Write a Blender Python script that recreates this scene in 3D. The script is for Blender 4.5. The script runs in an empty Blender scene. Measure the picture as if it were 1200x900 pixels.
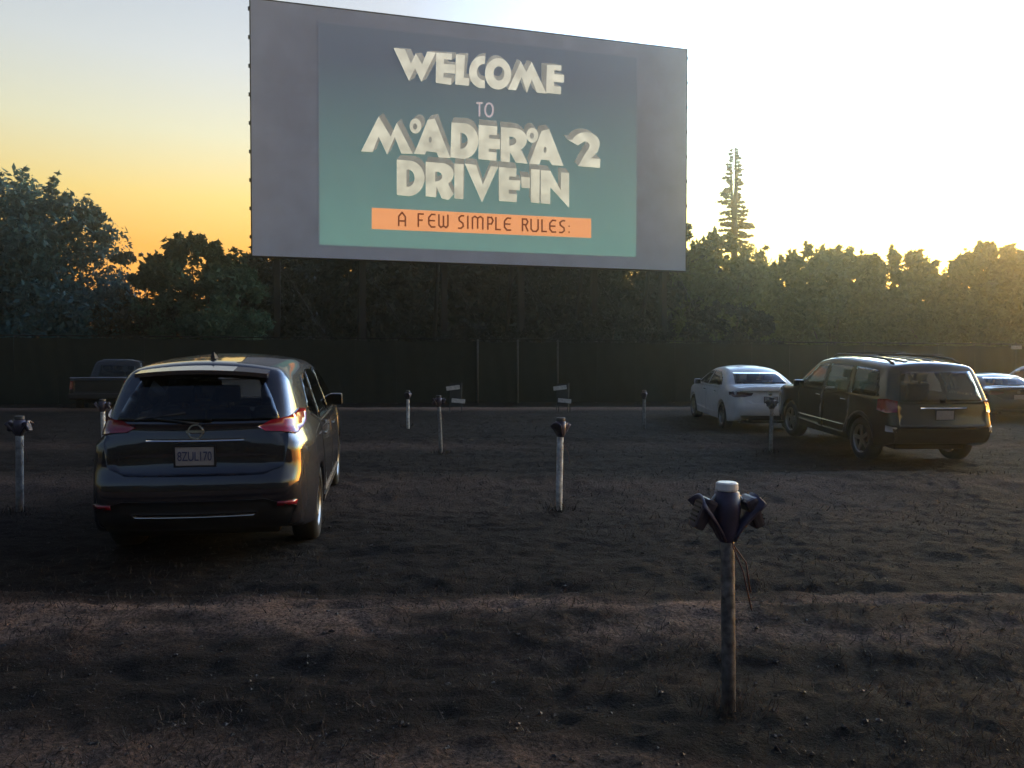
import bpy, bmesh, math, random
import numpy as np
from mathutils import Vector, Matrix, geometry
from mathutils.bvhtree import BVHTree

S = bpy.context.scene
COL = S.collection
R = math.radians
rng = np.random.default_rng(7)
random.seed(7)

# ------------------------------------------------------------------ camera, sky, sun, exposure
EXPOSURE = 3.0
K = 2.0 ** -EXPOSURE                     # one displayed unit of light
CAM_Z, FPX, PITCH = 1.65, 900.0, 1.273
cam = bpy.data.cameras.new('camera')
cam_ob = bpy.data.objects.new('camera', cam)
COL.objects.link(cam_ob)
S.camera = cam_ob
cam.sensor_width = 36
cam.lens = 36 * FPX / 1200
cam.clip_start, cam.clip_end = 0.05, 4000
cam_ob.location = (0, 0, CAM_Z)
cam_ob.rotation_euler = (R(90 - PITCH), 0, 0)

SUN_EL, SUN_AZ = 1.6, 47.0
world = bpy.data.worlds.new('World')
S.world = world
world.use_nodes = True
wn = world.node_tree
bg = wn.nodes['Background']
sky = wn.nodes.new('ShaderNodeTexSky')
sky.sky_type = 'NISHITA'
sky.sun_disc = False
sky.sun_elevation = R(SUN_EL)
sky.sun_rotation = R(SUN_AZ)
sky.air_density, sky.dust_density, sky.ozone_density = 1.0, 1.2, 1.0
tc = wn.nodes.new('ShaderNodeTexCoord')
sp = wn.nodes.new('ShaderNodeSeparateXYZ')
wn.links.new(tc.outputs['Generated'], sp.inputs[0])
def w_ramp(stops):
    r = wn.nodes.new('ShaderNodeValToRGB')
    el = r.color_ramp.elements
    while len(el) < len(stops): el.new(0.5)
    for q, (p, c) in zip(el, stops): q.position = p; q.color = c + (1,)
    wn.links.new(sp.outputs['Z'], r.inputs[0])
    return r.outputs[0]
def w_mix(mode, fac, a, b):
    m = wn.nodes.new('ShaderNodeMix'); m.data_type = 'RGBA'; m.blend_type = mode
    if isinstance(fac, float): m.inputs[0].default_value = fac
    else: wn.links.new(fac, m.inputs[0])
    wn.links.new(a, m.inputs[6]); wn.links.new(b, m.inputs[7])
    return m.outputs[2]
# sunset dust: warm low air on the sun's side, cool and dim away from it, darker overhead
warm = w_ramp([(0.0, (1.05, 0.42, 0.08)), (0.14, (1.00, 0.46, 0.12)), (0.20, (1.02, 0.68, 0.29)), (0.27, (1.04, 0.84, 0.64)), (0.35, (1.04, 0.88, 0.86)), (0.48, (0.96, 0.85, 0.90)), (0.8, (0.28, 0.30, 0.46)), (1.0, (0.19, 0.21, 0.34))])
cool = w_ramp([(0.0, (0.12, 0.14, 0.20)), (0.3, (0.13, 0.152, 0.225)), (1.0, (0.19, 0.21, 0.34))])
dt = wn.nodes.new('ShaderNodeVectorMath'); dt.operation = 'DOT_PRODUCT'
wn.links.new(tc.outputs['Generated'], dt.inputs[0]); dt.inputs[1].default_value = (math.sin(R(SUN_AZ)), math.cos(R(SUN_AZ)), 0)
sd = wn.nodes.new('ShaderNodeMapRange'); sd.interpolation_type = 'SMOOTHSTEP'
sd.inputs['From Min'].default_value = -0.28; sd.inputs['From Max'].default_value = 0.18
wn.links.new(dt.outputs['Value'], sd.inputs['Value'])
tint = w_mix('MIX', sd.outputs[0], cool, warm)
aur = wn.nodes.new('ShaderNodeMapRange'); aur.interpolation_type = 'SMOOTHSTEP'      # wide bright aureole about the sun
aur.inputs['From Min'].default_value = 0.50; aur.inputs['From Max'].default_value = 0.97
aur.inputs['To Min'].default_value = 0.0; aur.inputs['To Max'].default_value = 1.0
wn.links.new(dt.outputs['Value'], aur.inputs['Value'])
glow = wn.nodes.new('ShaderNodeMix'); glow.data_type = 'RGBA'
glow.inputs[6].default_value = (1, 1, 1, 1); glow.inputs[7].default_value = (1.9, 3.5, 5.4, 1)
wn.links.new(aur.outputs[0], glow.inputs[0])
wn.links.new(w_mix('MULTIPLY', 1.0, w_mix('MULTIPLY', 1.0, sky.outputs[0], tint), glow.outputs[2]), bg.inputs[0])
bg.inputs[1].default_value = 0.148

sun_l = bpy.data.lights.new('sun', 'SUN')
sun_l.energy = 0.6
sun_l.angle = R(0.5)
sun_l.color = (1.0, 0.86, 0.50)
sun_ob = bpy.data.objects.new('sun', sun_l)
COL.objects.link(sun_ob)
sun_v = Vector((math.sin(R(SUN_AZ)) * math.cos(R(SUN_EL)), math.cos(R(SUN_AZ)) * math.cos(R(SUN_EL)), math.sin(R(SUN_EL))))
sun_ob.rotation_euler = sun_v.to_track_quat('Z', 'Y').to_euler()
sun_ob.location = (0, 0, 60)

S.view_settings.view_transform = 'Standard'
S.view_settings.look = 'None'
S.view_settings.exposure = EXPOSURE
S.view_settings.gamma = 1
S.view_settings.use_curve_mapping = False
S.cycles.use_denoising = True

# ------------------------------------------------------------------ helpers
def tag(o, label=None, cat=None, group=None, kind=None):
    if label: o['label'] = label
    if cat: o['category'] = cat
    if group: o['group'] = group
    if kind: o['kind'] = kind
    return o

def empty(name, loc, rot=(0, 0, 0)):
    o = bpy.data.objects.new(name, None)
    o.empty_display_size = 0.2
    COL.objects.link(o)
    o.location = loc
    o.rotation_euler = rot
    return o

def mobj(name, verts, faces, mat, parent=None, smooth=False, mats=None, idx=None):
    me = bpy.data.meshes.new(name)
    me.from_pydata([tuple(v) for v in verts], [], [tuple(f) for f in faces])
    for m in (mats or [mat]): me.materials.append(m)
    if idx is not None: me.polygons.foreach_set('material_index', idx)
    if smooth: me.polygons.foreach_set('use_smooth', [True] * len(me.polygons))
    me.update()
    o = bpy.data.objects.new(name, me)
    COL.objects.link(o)
    if parent is not None: o.parent = parent
    return o

def bobj(name, bm, mat, parent=None, smooth=False):
    bmesh.ops.recalc_face_normals(bm, faces=bm.faces)
    me = bpy.data.meshes.new(name)
    bm.to_mesh(me)
    bm.free()
    me.materials.append(mat)
    if smooth: me.polygons.foreach_set('use_smooth', [True] * len(me.polygons))
    o = bpy.data.objects.new(name, me)
    COL.objects.link(o)
    if parent is not None: o.parent = parent
    return o

def fast_quads(name, co, mat, parent=None):
    """co: (n,4,3) array of separate quads -> one mesh"""
    n = len(co)
    me = bpy.data.meshes.new(name)
    me.vertices.add(n * 4); me.loops.add(n * 4); me.polygons.add(n)
    me.vertices.foreach_set('co', co.reshape(-1).astype(np.float32))
    me.loops.foreach_set('vertex_index', np.arange(n * 4, dtype=np.int32))
    me.polygons.foreach_set('loop_start', np.arange(0, n * 4, 4, dtype=np.int32))
    me.polygons.foreach_set('loop_total', np.full(n, 4, dtype=np.int32))
    me.materials.append(mat)
    me.update(calc_edges=True)
    o = bpy.data.objects.new(name, me)
    COL.objects.link(o)
    if parent is not None: o.parent = parent
    return o

def add_box(bm, c, s, rot=None, bevel=0.0):
    m = Matrix.Translation(c)
    if rot is not None: m = m @ rot.to_4x4()
    r = bmesh.ops.create_cube(bm, size=1.0, matrix=m @ Matrix.Diagonal((s[0], s[1], s[2], 1)))
    if bevel:
        ed = list({e for v in r['verts'] for e in v.link_edges})
        bmesh.ops.bevel(bm, geom=ed, offset=bevel, segments=2, affect='EDGES', profile=0.6)

def add_tube(bm, pts, radii, n=10, caps=True):
    """tapered tube along a polyline"""
    pts = [Vector(p) for p in pts]
    if not hasattr(radii, '__len__'): radii = [radii] * len(pts)
    rings = []
    for i, p in enumerate(pts):
        a = pts[max(0, i - 1)]; b = pts[min(len(pts) - 1, i + 1)]
        d = (b - a).normalized()
        u = d.cross(Vector((0.13, 0.97, 0.2))).normalized() if abs(d.y) < 0.9 else d.cross(Vector((1, 0, 0.1))).normalized()
        v = d.cross(u)
        rings.append([bm.verts.new(p + (u * math.cos(2 * math.pi * k / n) + v * math.sin(2 * math.pi * k / n)) * radii[i]) for k in range(n)])
    for a, b in zip(rings, rings[1:]):
        for k in range(n):
            bm.faces.new((a[k], a[(k + 1) % n], b[(k + 1) % n], b[k]))
    if caps:
        bm.faces.new(rings[0]); bm.faces.new(rings[-1])

def add_lathe(bm, prof, axis='X', n=28, c=(0, 0, 0)):
    """prof: (r, h) pairs turned about an axis"""
    rings = []
    for r, h in prof:
        ring = []
        for k in range(n):
            a = 2 * math.pi * k / n
            ca, sa = r * math.cos(a), r * math.sin(a)
            p = (h, ca, sa) if axis == 'X' else (ca, sa, h)
            ring.append(bm.verts.new((p[0] + c[0], p[1] + c[1], p[2] + c[2])))
        rings.append(ring)
    for a, b in zip(rings, rings[1:]):
        for k in range(n):
            bm.faces.new((a[k], a[(k + 1) % n], b[(k + 1) % n], b[k]))
    return rings

def _hash(ix, iy, seed):
    h = (ix.astype(np.int64) * 374761393 + iy.astype(np.int64) * 668265263 + seed * 974634777) & 0x7fffffff
    h = ((h ^ (h >> 13)) * 1274126177) & 0x7fffffff
    return ((h ^ (h >> 16)) & 0xffff) / 65535.0

def vnoise(x, y, seed=0):
    x = np.asarray(x, float); y = np.asarray(y, float)
    ix, iy = np.floor(x), np.floor(y)
    fx, fy = x - ix, y - iy
    fx = fx * fx * (3 - 2 * fx); fy = fy * fy * (3 - 2 * fy)
    a = _hash(ix, iy, seed); b = _hash(ix + 1, iy, seed); c = _hash(ix, iy + 1, seed); d = _hash(ix + 1, iy + 1, seed)
    return (a * (1 - fx) + b * fx) * (1 - fy) + (c * (1 - fx) + d * fx) * fy * 1.0

def fbm(x, y, oct=4, seed=0):
    s = 0; amp = 1; tot = 0
    for k in range(oct):
        s = s + amp * vnoise(x * 2 ** k, y * 2 ** k, seed + k * 17); tot += amp; amp *= 0.5
    return s / tot

def sstep(a, b, x):
    t = np.clip((x - a) / (b - a), 0, 1)
    return t * t * (3 - 2 * t)

# ------------------------------------------------------------------ materials
def mat_new(name):
    m = bpy.data.materials.new(name); m.use_nodes = True
    return m, m.node_tree, m.node_tree.nodes['Principled BSDF']

def mat_plain(name, col, rough=0.6, metal=0.0, coat=0.0, var=0.12, scale=6.0, bump=0.0, spec=0.5):
    m, nt, b = mat_new(name)
    b.inputs['Roughness'].default_value = rough
    b.inputs['Metallic'].default_value = metal
    b.inputs['Coat Weight'].default_value = coat
    b.inputs['Coat Roughness'].default_value = 0.04
    b.inputs['Specular IOR Level'].default_value = spec
    t = nt.nodes.new('ShaderNodeTexCoord')
    n = nt.nodes.new('ShaderNodeTexNoise')
    n.inputs['Scale'].default_value = scale; n.inputs['Detail'].default_value = 6
    nt.links.new(t.outputs['Object'], n.inputs['Vector'])
    r = nt.nodes.new('ShaderNodeValToRGB')
    r.color_ramp.elements[0].position = 0.3; r.color_ramp.elements[1].position = 0.7
    r.color_ramp.elements[0].color = tuple(c * (1 - var) for c in col) + (1,)
    r.color_ramp.elements[1].color = tuple(min(1, c * (1 + var)) for c in col) + (1,)
    nt.links.new(n.outputs['Fac'], r.inputs[0])
    nt.links.new(r.outputs[0], b.inputs['Base Color'])
    if bump:
        bp = nt.nodes.new('ShaderNodeBump'); bp.inputs['Strength'].default_value = bump; bp.inputs['Distance'].default_value = 0.01
        n2 = nt.nodes.new('ShaderNodeTexNoise'); n2.inputs['Scale'].default_value = scale * 8
        nt.links.new(t.outputs['Object'], n2.inputs['Vector'])
        nt.links.new(n2.outputs['Fac'], bp.inputs['Height']); nt.links.new(bp.outputs[0], b.inputs['Normal'])
    return m

def mat_paint(name, col, rough=0.35, metal=0.3, coat=1.0, dirt=0.25, cior=1.5):
    """car paint under clear coat with road dust towards the sills"""
    m, nt, b = mat_new(name)
    b.inputs['Metallic'].default_value = metal
    b.inputs['Coat Weight'].default_value = coat
    b.inputs['Coat Roughness'].default_value = 0.05
    b.inputs['Specular IOR Level'].default_value = 0.25
    b.inputs['Coat IOR'].default_value = cior
    t = nt.nodes.new('ShaderNodeTexCoord')
    n = nt.nodes.new('ShaderNodeTexNoise'); n.inputs['Scale'].default_value = 3.0; n.inputs['Detail'].default_value = 8
    nt.links.new(t.outputs['Object'], n.inputs['Vector'])
    r = nt.nodes.new('ShaderNodeValToRGB')
    r.color_ramp.elements[0].position = 0.45; r.color_ramp.elements[1].position = 0.85
    r.color_ramp.elements[0].color = tuple(col) + (1,)
    d = (0.16, 0.13, 0.11)
    r.color_ramp.elements[1].color = tuple(c * (1 - dirt) + q * dirt for c, q in zip(col, d)) + (1,)
    nt.links.new(n.outputs['Fac'], r.inputs[0]); nt.links.new(r.outputs[0], b.inputs['Base Color'])
    rr = nt.nodes.new('ShaderNodeMapRange'); rr.inputs['To Min'].default_value = rough - 0.08; rr.inputs['To Max'].default_value = rough + 0.15
    nt.links.new(n.outputs['Fac'], rr.inputs['Value']); nt.links.new(rr.outputs[0], b.inputs['Roughness'])
    return m

def mat_glass(name, tint, dust=0.0):
    m = bpy.data.materials.new(name); m.use_nodes = True
    nt = m.node_tree; nt.nodes.clear()
    out = nt.nodes.new('ShaderNodeOutputMaterial')
    mix = nt.nodes.new('ShaderNodeMixShader')
    fr = nt.nodes.new('ShaderNodeFresnel'); fr.inputs['IOR'].default_value = 1.52
    tr = nt.nodes.new('ShaderNodeBsdfTransparent'); tr.inputs[0].default_value = tuple(tint) + (1,)
    gl = nt.nodes.new('ShaderNodeBsdfGlossy'); gl.inputs['Roughness'].default_value = 0.03
    gl.inputs[0].default_value = (0.9, 0.9, 0.9, 1)
    nt.links.new(fr.outputs[0], mix.inputs[0]); nt.links.new(tr.outputs[0], mix.inputs[1]); nt.links.new(gl.outputs[0], mix.inputs[2])
    if dust:                                               # dusty glass glows when light stands behind it
        tl = nt.nodes.new('ShaderNodeBsdfTranslucent'); tl.inputs[0].default_value = (0.8, 0.78, 0.74, 1)
        m2 = nt.nodes.new('ShaderNodeMixShader'); m2.inputs[0].default_value = dust
        nt.links.new(mix.outputs[0], m2.inputs[1]); nt.links.new(tl.outputs[0], m2.inputs[2]); nt.links.new(m2.outputs[0], out.inputs[0])
    else:
        nt.links.new(mix.outputs[0], out.inputs[0])
    return m

def mat_leaf(name, c0, c1, transl=0.35):
    m = bpy.data.materials.new(name); m.use_nodes = True
    nt = m.node_tree; nt.nodes.clear()
    out = nt.nodes.new('ShaderNodeOutputMaterial')
    g = nt.nodes.new('ShaderNodeNewGeometry')
    r = nt.nodes.new('ShaderNodeValToRGB')
    r.color_ramp.elements[0].color = tuple(c0) + (1,); r.color_ramp.elements[1].color = tuple(c1) + (1,)
    nt.links.new(g.outputs['Random Per Island'], r.inputs[0])
    d = nt.nodes.new('ShaderNodeBsdfPrincipled'); d.inputs['Roughness'].default_value = 0.6
    d.inputs['Specular IOR Level'].default_value = 0.25
    t = nt.nodes.new('ShaderNodeBsdfTranslucent')
    mix = nt.nodes.new('ShaderNodeMixShader'); mix.inputs[0].default_value = transl
    nt.links.new(r.outputs[0], d.inputs['Base Color']); nt.links.new(r.outputs[0], t.inputs[0])
    nt.links.new(d.outputs[0], mix.inputs[1]); nt.links.new(t.outputs[0], mix.inputs[2]); nt.links.new(mix.outputs[0], out.inputs[0])
    return m

def mat_emit(name, c_lo, c_hi, lo, hi, noise=0.10, base=(0.75, 0.75, 0.75), strength=1.0, scale=1.6):
    """projected light on the white screen: colour runs from c_lo at height lo to c_hi at height hi (object space)"""
    m, nt, b = mat_new(name)
    b.inputs['Base Color'].default_value = tuple(base) + (1,)
    b.inputs['Roughness'].default_value = 0.9
    b.inputs['Specular IOR Level'].default_value = 0.1
    t = nt.nodes.new('ShaderNodeTexCoord')
    s = nt.nodes.new('ShaderNodeSeparateXYZ'); nt.links.new(t.outputs['Object'], s.inputs[0])
    n = nt.nodes.new('ShaderNodeTexNoise'); n.inputs['Scale'].default_value = scale; n.inputs['Detail'].default_value = 5
    nt.links.new(t.outputs['Object'], n.inputs['Vector'])
    mr = nt.nodes.new('ShaderNodeMapRange'); mr.inputs['From Min'].default_value = lo; mr.inputs['From Max'].default_value = hi
    nt.links.new(s.outputs['Z'], mr.inputs['Value'])
    mx = nt.nodes.new('ShaderNodeMix'); mx.data_type = 'RGBA'
    mx.inputs[6].default_value = tuple(c_lo) + (1,); mx.inputs[7].default_value = tuple(c_hi) + (1,)
    nt.links.new(mr.outputs[0], mx.inputs[0])
    mm = nt.nodes.new('ShaderNodeMapRange'); mm.inputs['From Min'].default_value = 0.3; mm.inputs['From Max'].default_value = 0.7
    mm.inputs['To Min'].default_value = strength * K * (1 - noise); mm.inputs['To Max'].default_value = strength * K * (1 + noise)
    nt.links.new(n.outputs['Fac'], mm.inputs['Value'])
    nt.links.new(mx.outputs[2], b.inputs['Emission Color']); nt.links.new(mm.outputs[0], b.inputs['Emission Strength'])
    return m

M = {}
M['bark'] = mat_plain('bark', (0.07, 0.055, 0.042), 0.9, var=0.4, scale=14, bump=0.8)
M['deadwood'] = mat_plain('dead_wood', (0.10, 0.065, 0.035), 0.9, var=0.3, scale=9)
M['needle'] = mat_leaf('needles', (0.07, 0.055, 0.02), (0.13, 0.09, 0.035), 0.3)
M['leaf_blue'] = mat_leaf('leaves_blue_green', (0.028, 0.090, 0.108), (0.060, 0.170, 0.195), 0.25)
M['leaf_green'] = mat_leaf('leaves_green', (0.036, 0.090, 0.062), (0.080, 0.165, 0.110), 0.3)
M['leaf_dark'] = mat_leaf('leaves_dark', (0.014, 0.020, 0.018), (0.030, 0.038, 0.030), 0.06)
M['leaf_olive'] = mat_leaf('leaves_olive', (0.080, 0.105, 0.030), (0.150, 0.180, 0.055), 0.5)
M['steel'] = mat_plain('dark_steel', (0.012, 0.012, 0.013), 0.6, 0.4, var=0.25)
M['galv'] = mat_plain('galvanised_steel', (0.10, 0.095, 0.09), 0.6, 0.3, var=0.3, scale=12)
M['fabric'] = mat_plain('privacy_mesh', (0.010, 0.015, 0.010), 0.9, var=0.3, scale=3)
SCREEN_WHITE = (0.64, 0.74, 0.92)
M['screen_white'] = mat_plain('screen_white', SCREEN_WHITE, 0.9, var=0.09, scale=0.6, spec=0.1)
M['tyre'] = mat_plain('tyre_rubber', (0.018, 0.018, 0.018), 0.85, var=0.3, scale=10, bump=0.3)
M['rim'] = mat_plain('alloy', (0.35, 0.34, 0.33), 0.35, 0.9, var=0.15)
M['black'] = mat_plain('black_plastic', (0.016, 0.016, 0.018), 0.55, var=0.25, scale=8)
M['cloth'] = mat_plain('seat_cloth', (0.03, 0.03, 0.032), 0.95, var=0.2)
M['chrome'] = mat_plain('chrome', (0.78, 0.78, 0.78), 0.18, 1.0, var=0.06)
M['plate'] = mat_plain('plate_white', (0.34, 0.33, 0.33), 0.5, var=0.12, scale=20)
M['plate_ink'] = mat_plain('plate_ink', (0.05, 0.06, 0.16), 0.6)
M['redlens'] = mat_plain('red_lens', (0.28, 0.008, 0.022), 0.18, coat=1.0, var=0.15, scale=20)
M['clearlens'] = mat_plain('clear_lens', (0.55, 0.53, 0.5), 0.15, coat=1.0, var=0.1)
M['darklens'] = mat_plain('smoked_lens', (0.08, 0.02, 0.03), 0.15, coat=1.0)
M['navy'] = mat_paint('navy_paint', (0.005, 0.006, 0.014), 0.4, 0.15, dirt=0.1, cior=1.9)
M['darkgrey'] = mat_paint('charcoal_paint', (0.016, 0.016, 0.017), 0.4, 0.1, dirt=0.12)
M['darkgreen'] = mat_paint('black_paint', (0.009, 0.010, 0.010), 0.4, 0.1, dirt=0.12)
M['white_paint'] = mat_paint('white_paint', (0.68, 0.68, 0.68), 0.45, 0.0, 0.6, 0.3)
M['glass_dark'] = mat_glass('privacy_glass', (0.30, 0.31, 0.31))
M['glass'] = mat_glass('clear_glass', (0.62, 0.68, 0.66), 0.12)
M['pole_white'] = mat_plain('flaking_white_paint', (0.70, 0.66, 0.62), 0.8, var=0.5, scale=16, bump=0.6)
M['pole_mid'] = mat_plain('weathered_pale_paint', (0.26, 0.25, 0.24), 0.7, 0.0, var=0.45, scale=18, bump=0.5)
M['pole_grey'] = mat_plain('weathered_grey_paint', (0.16, 0.15, 0.145), 0.45, 0.3, var=0.7, scale=26, bump=0.5)
M['purple'] = mat_plain('purple_enamel', (0.046, 0.040, 0.078), 0.5, var=0.35, scale=14)
M['speaker'] = mat_plain('speaker_casting', (0.07, 0.06, 0.08), 0.45, 0.4, var=0.3, scale=18)
M['white_cap'] = mat_plain('white_enamel', (0.75, 0.73, 0.70), 0.4, var=0.12, scale=18)
M['cable'] = mat_plain('red_cable', (0.09, 0.035, 0.035), 0.7)
M['board_white'] = mat_plain('white_board', (0.62, 0.61, 0.58), 0.6, var=0.2, scale=12)

# ------------------------------------------------------------------ ground
RIDGES = [(5.15, 0.06, 0.45), (10.6, 0.17, 0.85), (16.7, 0.16, 0.9), (22.8, 0.12, 1.0)]

def gbase(x, y):
    """large shape of the lot: low ramps that lift the noses of the parked cars"""
    x = np.asarray(x, float); y = np.asarray(y, float)
    h = np.zeros(np.broadcast(x, y).shape)
    wob = 0.35 * (fbm(x * 0.16 + 3, y * 0.0 + 1.5, 2, 5) - 0.5)
    for yc, a, s in RIDGES:
        h = h + a * np.exp(-((y - yc - wob) / s) ** 2) * (1 if yc < 20 else 1 - 0.9 * sstep(9, 12, x))
    h = h + 0.10 * sstep(16.5, 19, y) * (1 - sstep(25, 29, y)) * (1 - sstep(9, 12, x))
    h = h + 0.16 * np.exp(-((y - 27.9 - 0.06 * x) / 0.7) ** 2)
    return h

def gz(x, y):
    return float(gbase(x, y))

def ground_fields(X, Y):
    h = gbase(X, Y)
    near = 1 - sstep(18, 40, Y)
    clod = fbm(X * 2.2, Y * 3.0, 4, 11) - 0.5
    fine = fbm(X * 9.0, Y * 11.0, 3, 23) - 0.5
    h = h + near * (0.065 * clod + 0.050 * fine)
    # wheel ruts along the driving lane in front of the near ridge
    for yc, a, s in ((5.62, 0.04, 0.13), (5.20, 0.025, 0.09), (4.15, 0.03, 0.16), (6.7, 0.02, 0.2), (12.0, 0.05, 0.35), (12.9, 0.03, 0.25), (14.2, 0.04, 0.3), (17.6, 0.03, 0.4)):
        w = 0.25 * (fbm(X * 0.3 + yc, Y * 0 + yc, 3, 31) - 0.5)
        h = h - a * np.exp(-((Y - yc - w) / s) ** 2)
    jag = 0.5 * (fbm(X * 0.8, Y * 1.5, 4, 41) - 0.5)
    yy = Y + jag - 0.012 * X ** 2 * (np.abs(X) < 8) * 0.4
    pale = sstep(4.30, 4.72, yy) * (1 - sstep(5.15, 5.55, yy))
    pale = pale * np.clip(2.6 * fbm(X * 0.9 + 5, Y * 3.5, 4, 43) - 0.65, 0.05, 1.2) * (1 - 0.5 * sstep(2.2, 3.2, X))
    p2 = (1 - sstep(3.05, 3.45, yy + 0.12 * X)) * 0.55
    p3 = 0.40 * np.exp(-((yy - 10.0) / 0.35) ** 2) * fbm(X * 0.8 + 9, Y, 3, 53) + 0.45 * np.exp(-((Y - 15.6) / 0.5) ** 2) * fbm(X * 0.6, Y, 3, 59) + 0.35 * np.exp(-((yy - 9.3) / 1.2) ** 2) * fbm(X * 0.5, Y * 0.5, 2, 47)
    p4 = 0.9 * np.exp(-((Y - 27.75 - 0.06 * X + 0.3 * jag) / 0.45) ** 2)
    pale = np.clip(pale + p2 + p3 + p4, 0, 1)
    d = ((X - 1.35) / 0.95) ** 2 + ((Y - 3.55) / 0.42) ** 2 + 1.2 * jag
    dark_patch = 1 - sstep(0.6, 1.5, d)  # darker patch of ground round the foot of the nearest pole
    return h, pale, dark_patch

def axis(edges):
    out = []
    for a, b, n in edges: out += list(np.linspace(a, b, n, endpoint=False))
    return np.array(out + [edges[-1][1]])

gx = axis([(-250, -120, 6), (-120, -40, 12), (-40, -14, 60), (-14, -6, 100), (-6, 6, 260), (6, 14, 100), (14, 40, 60), (40, 120, 12), (120, 250, 6)])
gy = axis([(-200, -20, 8), (-20, 1.5, 24), (1.5, 9, 210), (9, 18, 150), (18, 32, 110), (32, 80, 24), (80, 200, 10), (200, 300, 4)])
GX, GY = np.meshgrid(gx, gy)
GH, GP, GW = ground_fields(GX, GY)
nx_, ny_ = len(gx), len(gy)
gv = np.stack([GX, GY, GH], -1).reshape(-1, 3)
ii = np.arange(nx_ * ny_).reshape(ny_, nx_)
gf = np.stack([ii[:-1, :-1], ii[:-1, 1:], ii[1:, 1:], ii[1:, :-1]], -1).reshape(-1, 4)
me = bpy.data.meshes.new('ground')
me.vertices.add(len(gv)); me.loops.add(gf.size); me.polygons.add(len(gf))
me.vertices.foreach_set('co', gv.reshape(-1).astype(np.float32))
me.loops.foreach_set('vertex_index', gf.reshape(-1).astype(np.int32))
me.polygons.foreach_set('loop_start', np.arange(0, gf.size, 4, dtype=np.int32))
me.polygons.foreach_set('loop_total', np.full(len(gf), 4, dtype=np.int32))
me.update(calc_edges=True)
me.polygons.foreach_set('use_smooth', np.ones(len(gf), bool))
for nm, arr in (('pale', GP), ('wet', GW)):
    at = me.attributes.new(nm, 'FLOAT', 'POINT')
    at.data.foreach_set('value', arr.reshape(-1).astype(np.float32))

def mat_ground():
    m, nt, b = mat_new('dark_soil')
    b.inputs['Roughness'].default_value = 0.95
    b.inputs['Specular IOR Level'].default_value = 0.15
    t = nt.nodes.new('ShaderNodeTexCoord')
    def noise(sc, det=8, ro=0.6):
        n = nt.nodes.new('ShaderNodeTexNoise'); n.inputs['Scale'].default_value = sc; n.inputs['Detail'].default_value = det
        n.inputs['Roughness'].default_value = ro
        nt.links.new(t.outputs['Object'], n.inputs['Vector']); return n
    def mixc(fac, a, b_):
        x = nt.nodes.new('ShaderNodeMix'); x.data_type = 'RGBA'
        nt.links.new(fac, x.inputs[0])
        for s, v in ((6, a), (7, b_)):
            if isinstance(v, tuple): x.inputs[s].default_value = v + (1,)
            else: nt.links.new(v, x.inputs[s])
        return x.outputs[2]
    def rampv(src, a, b_):
        r = nt.nodes.new('ShaderNodeMapRange'); r.inputs['From Min'].default_value = a; r.inputs['From Max'].default_value = b_
        nt.links.new(src, r.inputs['Value']); return r.outputs[0]
    n1 = noise(7.0); n2 = noise(42.0, 6, 0.7); n3 = noise(0.9, 4)
    c = mixc(rampv(n1.outputs['Fac'], 0.35, 0.65), (0.0054, 0.0042, 0.0040), (0.0255, 0.0178, 0.0150))
    c = mixc(rampv(n3.outputs['Fac'], 0.40, 0.66), c, (0.0145, 0.0108, 0.0094))
    c = mixc(rampv(n2.outputs['Fac'], 0.60, 0.78), c, (0.108, 0.078, 0.064))
    ap = nt.nodes.new('ShaderNodeAttribute'); ap.attribute_name = 'pale'
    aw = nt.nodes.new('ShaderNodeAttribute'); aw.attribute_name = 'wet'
    pc = mixc(rampv(n2.outputs['Fac'], 0.35, 0.65), (0.036, 0.0245, 0.0195), (0.34, 0.220, 0.168))
    c = mixc(ap.outputs['Fac'], c, pc)
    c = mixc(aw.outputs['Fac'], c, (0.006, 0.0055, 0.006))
    nt.links.new(c, b.inputs['Base Color'])
    bp = nt.nodes.new('ShaderNodeBump'); bp.inputs['Strength'].default_value = 1.0; bp.inputs['Distance'].default_value = 0.05
    nt.links.new(n2.outputs['Fac'], bp.inputs['Height']); nt.links.new(bp.outputs[0], b.inputs['Normal'])
    return m
me.materials.append(mat_ground())
ground = bpy.data.objects.new('ground', me)
COL.objects.link(ground)
tag(ground, kind='structure')

# clods and stones, dry stubble
M['clod'] = mat_leaf('clod_soil', (0.012, 0.011, 0.011), (0.060, 0.052, 0.050), 0.0)
M['straw'] = mat_leaf('dry_straw', (0.018, 0.016, 0.014), (0.085, 0.068, 0.062), 0.3)
def scatter_y(n, y0, y1):
    u = rng.random(n)
    return 1.0 / (1 / y0 + u * (1 / y1 - 1 / y0))          # density falls away with distance
n = 5000
sy = scatter_y(n, 2.6, 26); sx = (rng.random(n) * 2 - 1) * (sy * 0.72 + 0.8)
sh, spale, sdark = ground_fields(sx, sy)
ss = 0.003 + 0.010 * rng.random(n) ** 7 + 0.0006 * sy
octv = np.array([(1, 0, 0), (0, 1, 0), (-1, 0, 0), (0, -1, 0), (0, 0, 1), (0, 0, -1)], float)
octf = np.array([(0, 1, 4), (1, 2, 4), (2, 3, 4), (3, 0, 4), (1, 0, 5), (2, 1, 5), (3, 2, 5), (0, 3, 5)])
cv = octv[None] * ss[:, None, None] * (0.6 + 0.8 * rng.random((n, 6, 1))) * np.array([1.2, 1.0, 0.7])
ang = rng.random(n) * 6.28
ca, sa = np.cos(ang)[:, None], np.sin(ang)[:, None]
cx = cv[..., 0] * ca - cv[..., 1] * sa + sx[:, None]; cy = cv[..., 0] * sa + cv[..., 1] * ca + sy[:, None]
cz = cv[..., 2] + (sh + ss * 0.25)[:, None]
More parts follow.
